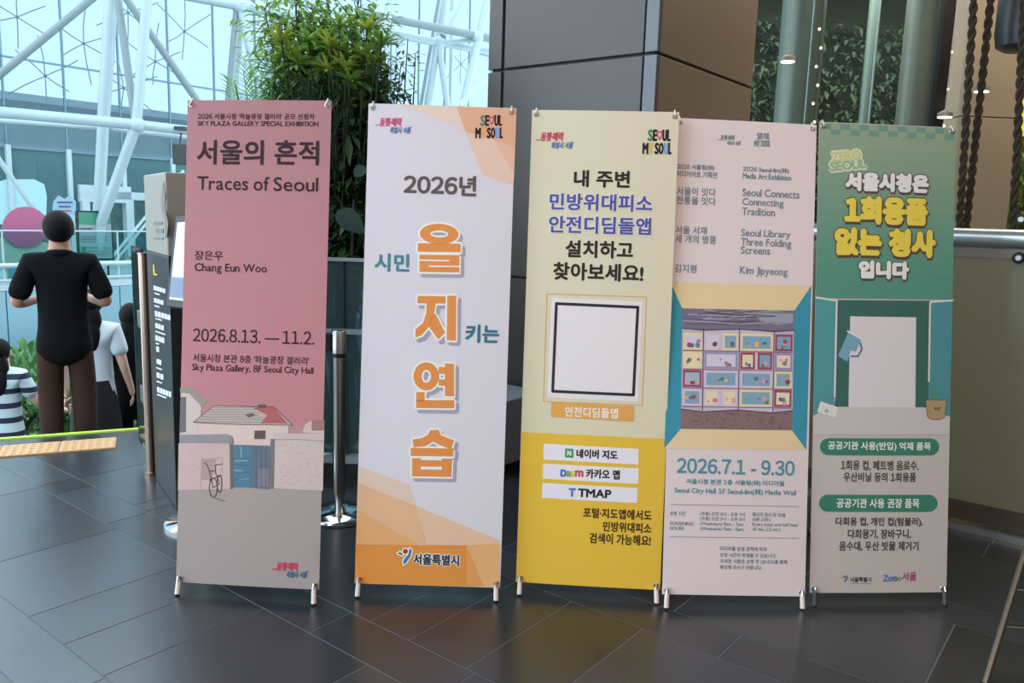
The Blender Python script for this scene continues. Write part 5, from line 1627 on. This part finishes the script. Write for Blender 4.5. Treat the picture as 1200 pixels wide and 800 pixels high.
def person(pos, fwd, H, label, skin_c, top, bottom, hair, arms, sleeve=0.72, long_hair=False, stripes=False, skirt=False):
    k = H / 1.70
    fwd = Vector(fwd).normalized()
    right = Vector((fwd.y, -fwd.x, 0))
    root = thing('person', pos, label, 'person')
    place = lambda v: [tuple(Vector(pos) + (right * x + fwd * y + Z * z) * k) for x, y, z in v]
    V = {'pelvis': ((0, 0, .92), (.14, .10)), 'waist': ((0, 0, 1.06), (.125, .09)), 'chest': ((0, .01, 1.25), (.15, .105)), 'upper': ((0, 0, 1.37), (.12, .085)), 'neck': ((0, 0, 1.455), .055), 'jaw': ((0, .025, 1.525), (.062, .072)), 'skull': ((0, .015, 1.61), (.076, .094)), 'crown': ((0, .005, 1.675), (.05, .062))}
    ed = [('pelvis', 'waist'), ('waist', 'chest'), ('chest', 'upper'), ('upper', 'neck'), ('neck', 'jaw'), ('jaw', 'skull'), ('skull', 'crown')]
    S = {}
    for sd, tag_ in ((-1, 'l'), (1, 'r')):
        el, wr, ha = arms[tag_]
        V['sh' + tag_] = ((.165 * sd, 0, 1.375), .058)
        V['el' + tag_] = (el, .041)
        V['wr' + tag_] = (wr, .027)
        V['ha' + tag_] = (ha, (.036, .02))
        V['hip' + tag_] = ((.088 * sd, 0, .86), .088)
        V['kn' + tag_] = ((.10 * sd, .015, .47), .056)
        V['ca' + tag_] = ((.10 * sd, -.015, .32), .052)
        V['an' + tag_] = ((.10 * sd, -.02, .09), .036)
        V['he' + tag_] = ((.10 * sd, -.03, .035), .034)
        V['to' + tag_] = ((.11 * sd, .15, .03), .028)
        ed += [('upper', 'sh' + tag_), ('sh' + tag_, 'el' + tag_), ('el' + tag_, 'wr' + tag_), ('wr' + tag_, 'ha' + tag_), ('pelvis', 'hip' + tag_), ('hip' + tag_, 'kn' + tag_), ('kn' + tag_, 'ca' + tag_), ('ca' + tag_, 'an' + tag_), ('an' + tag_, 'he' + tag_), ('he' + tag_, 'to' + tag_)]
    v, f = skin_mesh(V, ed, 'pelvis')
    def join(v2, f2):
        b = len(v)
        v.extend(v2)
        f.extend(tuple(b + i for i in q) for q in f2)
    # fingers: five short chains rooted in each palm
    for sd, tag_ in ((-1, 'l'), (1, 'r')):
        el, wr, ha = [Vector(p) for p in arms[tag_]]
        d = (ha - wr).normalized()
        side = d.cross(Vector((sd, 0.2, 0))).normalized()
        bend = d.cross(side) * sd
        for i, (o_, L) in enumerate([(-.027, .062), (-.010, .078), (.010, .084), (.027, .074)]):
            p = ha + side * o_ + d * 0.012
            fv, ff = skin_mesh({'a': (tuple(p), .0095), 'b': (tuple(p + d * L * .5 + bend * .006), .0085), 'c': (tuple(p + d * L * .8 + bend * .022), .0078), 'e': (tuple(p + d * L * .95 + bend * .034), .006)}, [('a', 'b'), ('b', 'c'), ('c', 'e')], 'a', 1)
            join(fv, ff)
        p = ha - side * .03 - d * 0.012
        fv, ff = skin_mesh({'a': (tuple(p), .0115), 'b': (tuple(p - side * .022 + d * .03), .0098), 'c': (tuple(p - side * .024 + d * .055 + bend * .008), .0078)}, [('a', 'b'), ('b', 'c')], 'a', 1)
        join(fv, ff)
    ex = MB()
    for sd in (-1, 1): ex.ball((.083 * sd, .005, 1.585), .012, .024, .034, 8, 6)
    ex.ball((0, .112, 1.575), .013, .02, .022, 8, 6)
    ex.ball((0, .095, 1.535), .026, .012, .008, 8, 6)
    join(ex.v, ex.f)
    mb = MB()
    mb.v, mb.f = place(v), f
    body = mb.build('body', mat('skin_%d' % skin_c[0], skin_c, 0.5), root, smooth=True)
    ey = MB()
    for sd in (-1, 1): ey.ball((.032 * sd, .097, 1.60), .012, .008, .008, 8, 6)
    ey.v = place(ey.v)
    ey.build('eyes', mat('eye_dark', (30, 24, 22), 0.3), root)
    # top garment
    tv = {'hem': ((0, 0, .665), (.205, .15)), 'mid': ((0, 0, .90), (.178, .132)), 'waist': ((0, 0, 1.08), (.16, .118)), 'chest': ((0, .005, 1.25), (.178, .128)), 'upper': ((0, 0, 1.365), (.145, .105)), 'col': ((0, -.005, 1.44), (.072, .068)), 'cole': ((0, -.005, 1.468), (.068, .066))}
    te = [('hem', 'mid'), ('mid', 'waist'), ('waist', 'chest'), ('chest', 'upper'), ('upper', 'col'), ('col', 'cole')]
    for sd, tag_ in ((-1, 'l'), (1, 'r')):
        el, wr, ha = [Vector(p) for p in arms[tag_]]
        sh_ = Vector((.168 * sd, 0, 1.372))
        tv['sh' + tag_] = (tuple(sh_), .078)
        tv['s1' + tag_] = (tuple(sh_.lerp(el, .5)), .074)
        tv['s2' + tag_] = (tuple(sh_.lerp(el, sleeve + .2)), .074)
        te += [('upper', 'sh' + tag_), ('sh' + tag_, 's1' + tag_), ('s1' + tag_, 's2' + tag_)]
    v, f = skin_mesh(tv, te, 'waist')
    mb = MB()
    mb.v, mb.f = place(v), f
    mt = mat('top_%d_%d_%d' % top, top, 0.9, bump=0.3, nscale=14, spec=0.1)
    if stripes: mt = striped()
    mb.build('shirt', mt, root, smooth=True)
    cl = MB().tube([(.064 * cos(w), .062 * sin(w) - .004, 1.428 + .012 * (-sin(w))) for w in [2 * pi * i / 20 for i in range(20)]], .024, 8, closed=True)
    cl.v = place(cl.v)
    cl.build('collar', mt, root, smooth=True)
    # trousers or skirt
    if skirt:
        mb = MB().lathe(Vector(pos) + Z * .50 * k, [(.20 * k, 0), (.19 * k, .15 * k), (.165 * k, .35 * k), (.14 * k, .46 * k)], 24)
        mb.build('skirt', mat('bottom_%d_%d' % bottom[:2], bottom, 0.85), root, smooth=True)
    else:
        pv = {'top': ((0, 0, .99), (.14, .105)), 'pel': ((0, 0, .9), (.155, .115))}
        pe = [('top', 'pel')]
        for sd, t_ in ((-1, 'l'), (1, 'r')):
            pv.update({'h' + t_: ((.088 * sd, 0, .80), (.09, .09)), 'k' + t_: ((.10 * sd, .015, .47), .084), 'c' + t_: ((.10 * sd, -.01, .3), .078), 'e' + t_: ((.10 * sd, -.015, .09), .072)})
            pe += [('pel', 'h' + t_), ('h' + t_, 'k' + t_), ('k' + t_, 'c' + t_), ('c' + t_, 'e' + t_)]
        v, f = skin_mesh(pv, pe, 'pel')
        mb = MB()
        mb.v, mb.f = place(v), f
        mb.build('trousers', mat('bottom_%d_%d' % bottom[:2], bottom, 0.9, bump=0.3, nscale=16, spec=0.1), root, smooth=True)
    hb_ = MB()
    hb_.ball((0, -.015, 1.607), .093, .107, .107, 24, 16)
    if long_hair:
        hb_.ball((0, -.06, 1.45), .095, .06, .16, 16, 10)
        hb_.ball((0, -.09, 1.33), .09, .045, .14, 16, 10)
    hb_.v = place(hb_.v)
    hb_.build('hair', mat('hair_black', (18, 17, 18), 0.7, noise=.3, nscale=60, spec=0.15), root, smooth=True)
    sh_ = MB()
    for sd in (-1, 1):
        sh_.ball((.105 * sd, .06, .035), .045, .14, .045, 12, 8)
    sh_.v = [(x, y, max(z, 0.0)) for x, y, z in sh_.v]
    sh_.v = place(sh_.v)
    sh_.build('shoes', mat('shoe_dark', (40, 38, 38), 0.6), root, smooth=True)
    return root


def striped():
    m = bpy.data.materials.new('navy_white_stripes')
    m.use_nodes = True
    nt = m.node_tree
    g = nt.nodes.new('ShaderNodeNewGeometry')
    sx = nt.nodes.new('ShaderNodeSeparateXYZ')
    mu = nt.nodes.new('ShaderNodeMath')
    mu.operation = 'MULTIPLY'
    mu.inputs[1].default_value = 8.0
    fr = nt.nodes.new('ShaderNodeMath')
    fr.operation = 'FRACT'
    gt_ = nt.nodes.new('ShaderNodeMath')
    gt_.operation = 'GREATER_THAN'
    gt_.inputs[1].default_value = 0.62
    mx = nt.nodes.new('ShaderNodeMix')
    mx.data_type = 'RGBA'
    mx.inputs[6].default_value = rgb((190, 206, 214))
    mx.inputs[7].default_value = rgb((36, 42, 62))
    nt.links.new(g.outputs['Position'], sx.inputs[0])
    nt.links.new(sx.outputs[2], mu.inputs[0])
    nt.links.new(mu.outputs[0], fr.inputs[0])
    nt.links.new(fr.outputs[0], gt_.inputs[0])
    nt.links.new(gt_.outputs[0], mx.inputs[0])
    nt.links.new(mx.outputs[2], nt.nodes['Principled BSDF'].inputs['Base Color'])
    nt.nodes['Principled BSDF'].inputs['Roughness'].default_value = 0.85
    return m


def stair_pos(px, step):
    """foot point on the given step (1 = first below the edge) in line with photo column px"""
    zf = -0.165 * step
    d = 0.15 + 0.30 * (step - 1)
    P_ = E0 + N * d
    best = min((P_ + E * (t * 0.01) for t in range(-300, 200)), key=lambda p: abs((onplane(px, 350, p, N) - p).dot(E)))
    return Vector((best.x, best.y, zf))


bent = {'l': ((-.27, -.02, 1.10), (-.14, .20, 1.12), (-.08, .26, 1.15)), 'r': ((.27, -.02, 1.10), (.14, .20, 1.12), (.08, .26, 1.15))}
down = {'l': ((-.22, -.02, 1.10), (-.23, .04, .86), (-.225, .06, .79)), 'r': ((.23, -.02, 1.10), (.27, .05, .87), (.275, .07, .80))}
person(stair_pos(73, 2), N, 1.70, 'man in a black short sleeved shirt and brown trousers seen from behind', (176, 128, 104), (18, 18, 20), (62, 46, 40), None, bent, .72)
person(stair_pos(106, 5), N * 1 + E * 0.2, 1.60, 'woman in a white top behind the man in black, arm hanging down', (206, 164, 142), (206, 212, 220), (20, 22, 28), None, down, .6, True, skirt=True)
person(stair_pos(152, 6), N, 1.62, 'woman with long hair all in black beside the glass gate', (200, 158, 138), (20, 20, 24), (20, 20, 26), None, down, .6, True)
strp = {'l': down['l'], 'r': ((.25, .06, 1.12), (.38, .24, 1.0), (.43, .30, .98))}
person(stair_pos(-4, 8), N * 1 + E * 0.3, 1.60, 'person in a navy and white striped shirt at the left edge', (204, 164, 144), (190, 206, 214), (40, 38, 46), None, strp, .62, True, True)

bpy.data.scenes.remove(WORKSHOP)
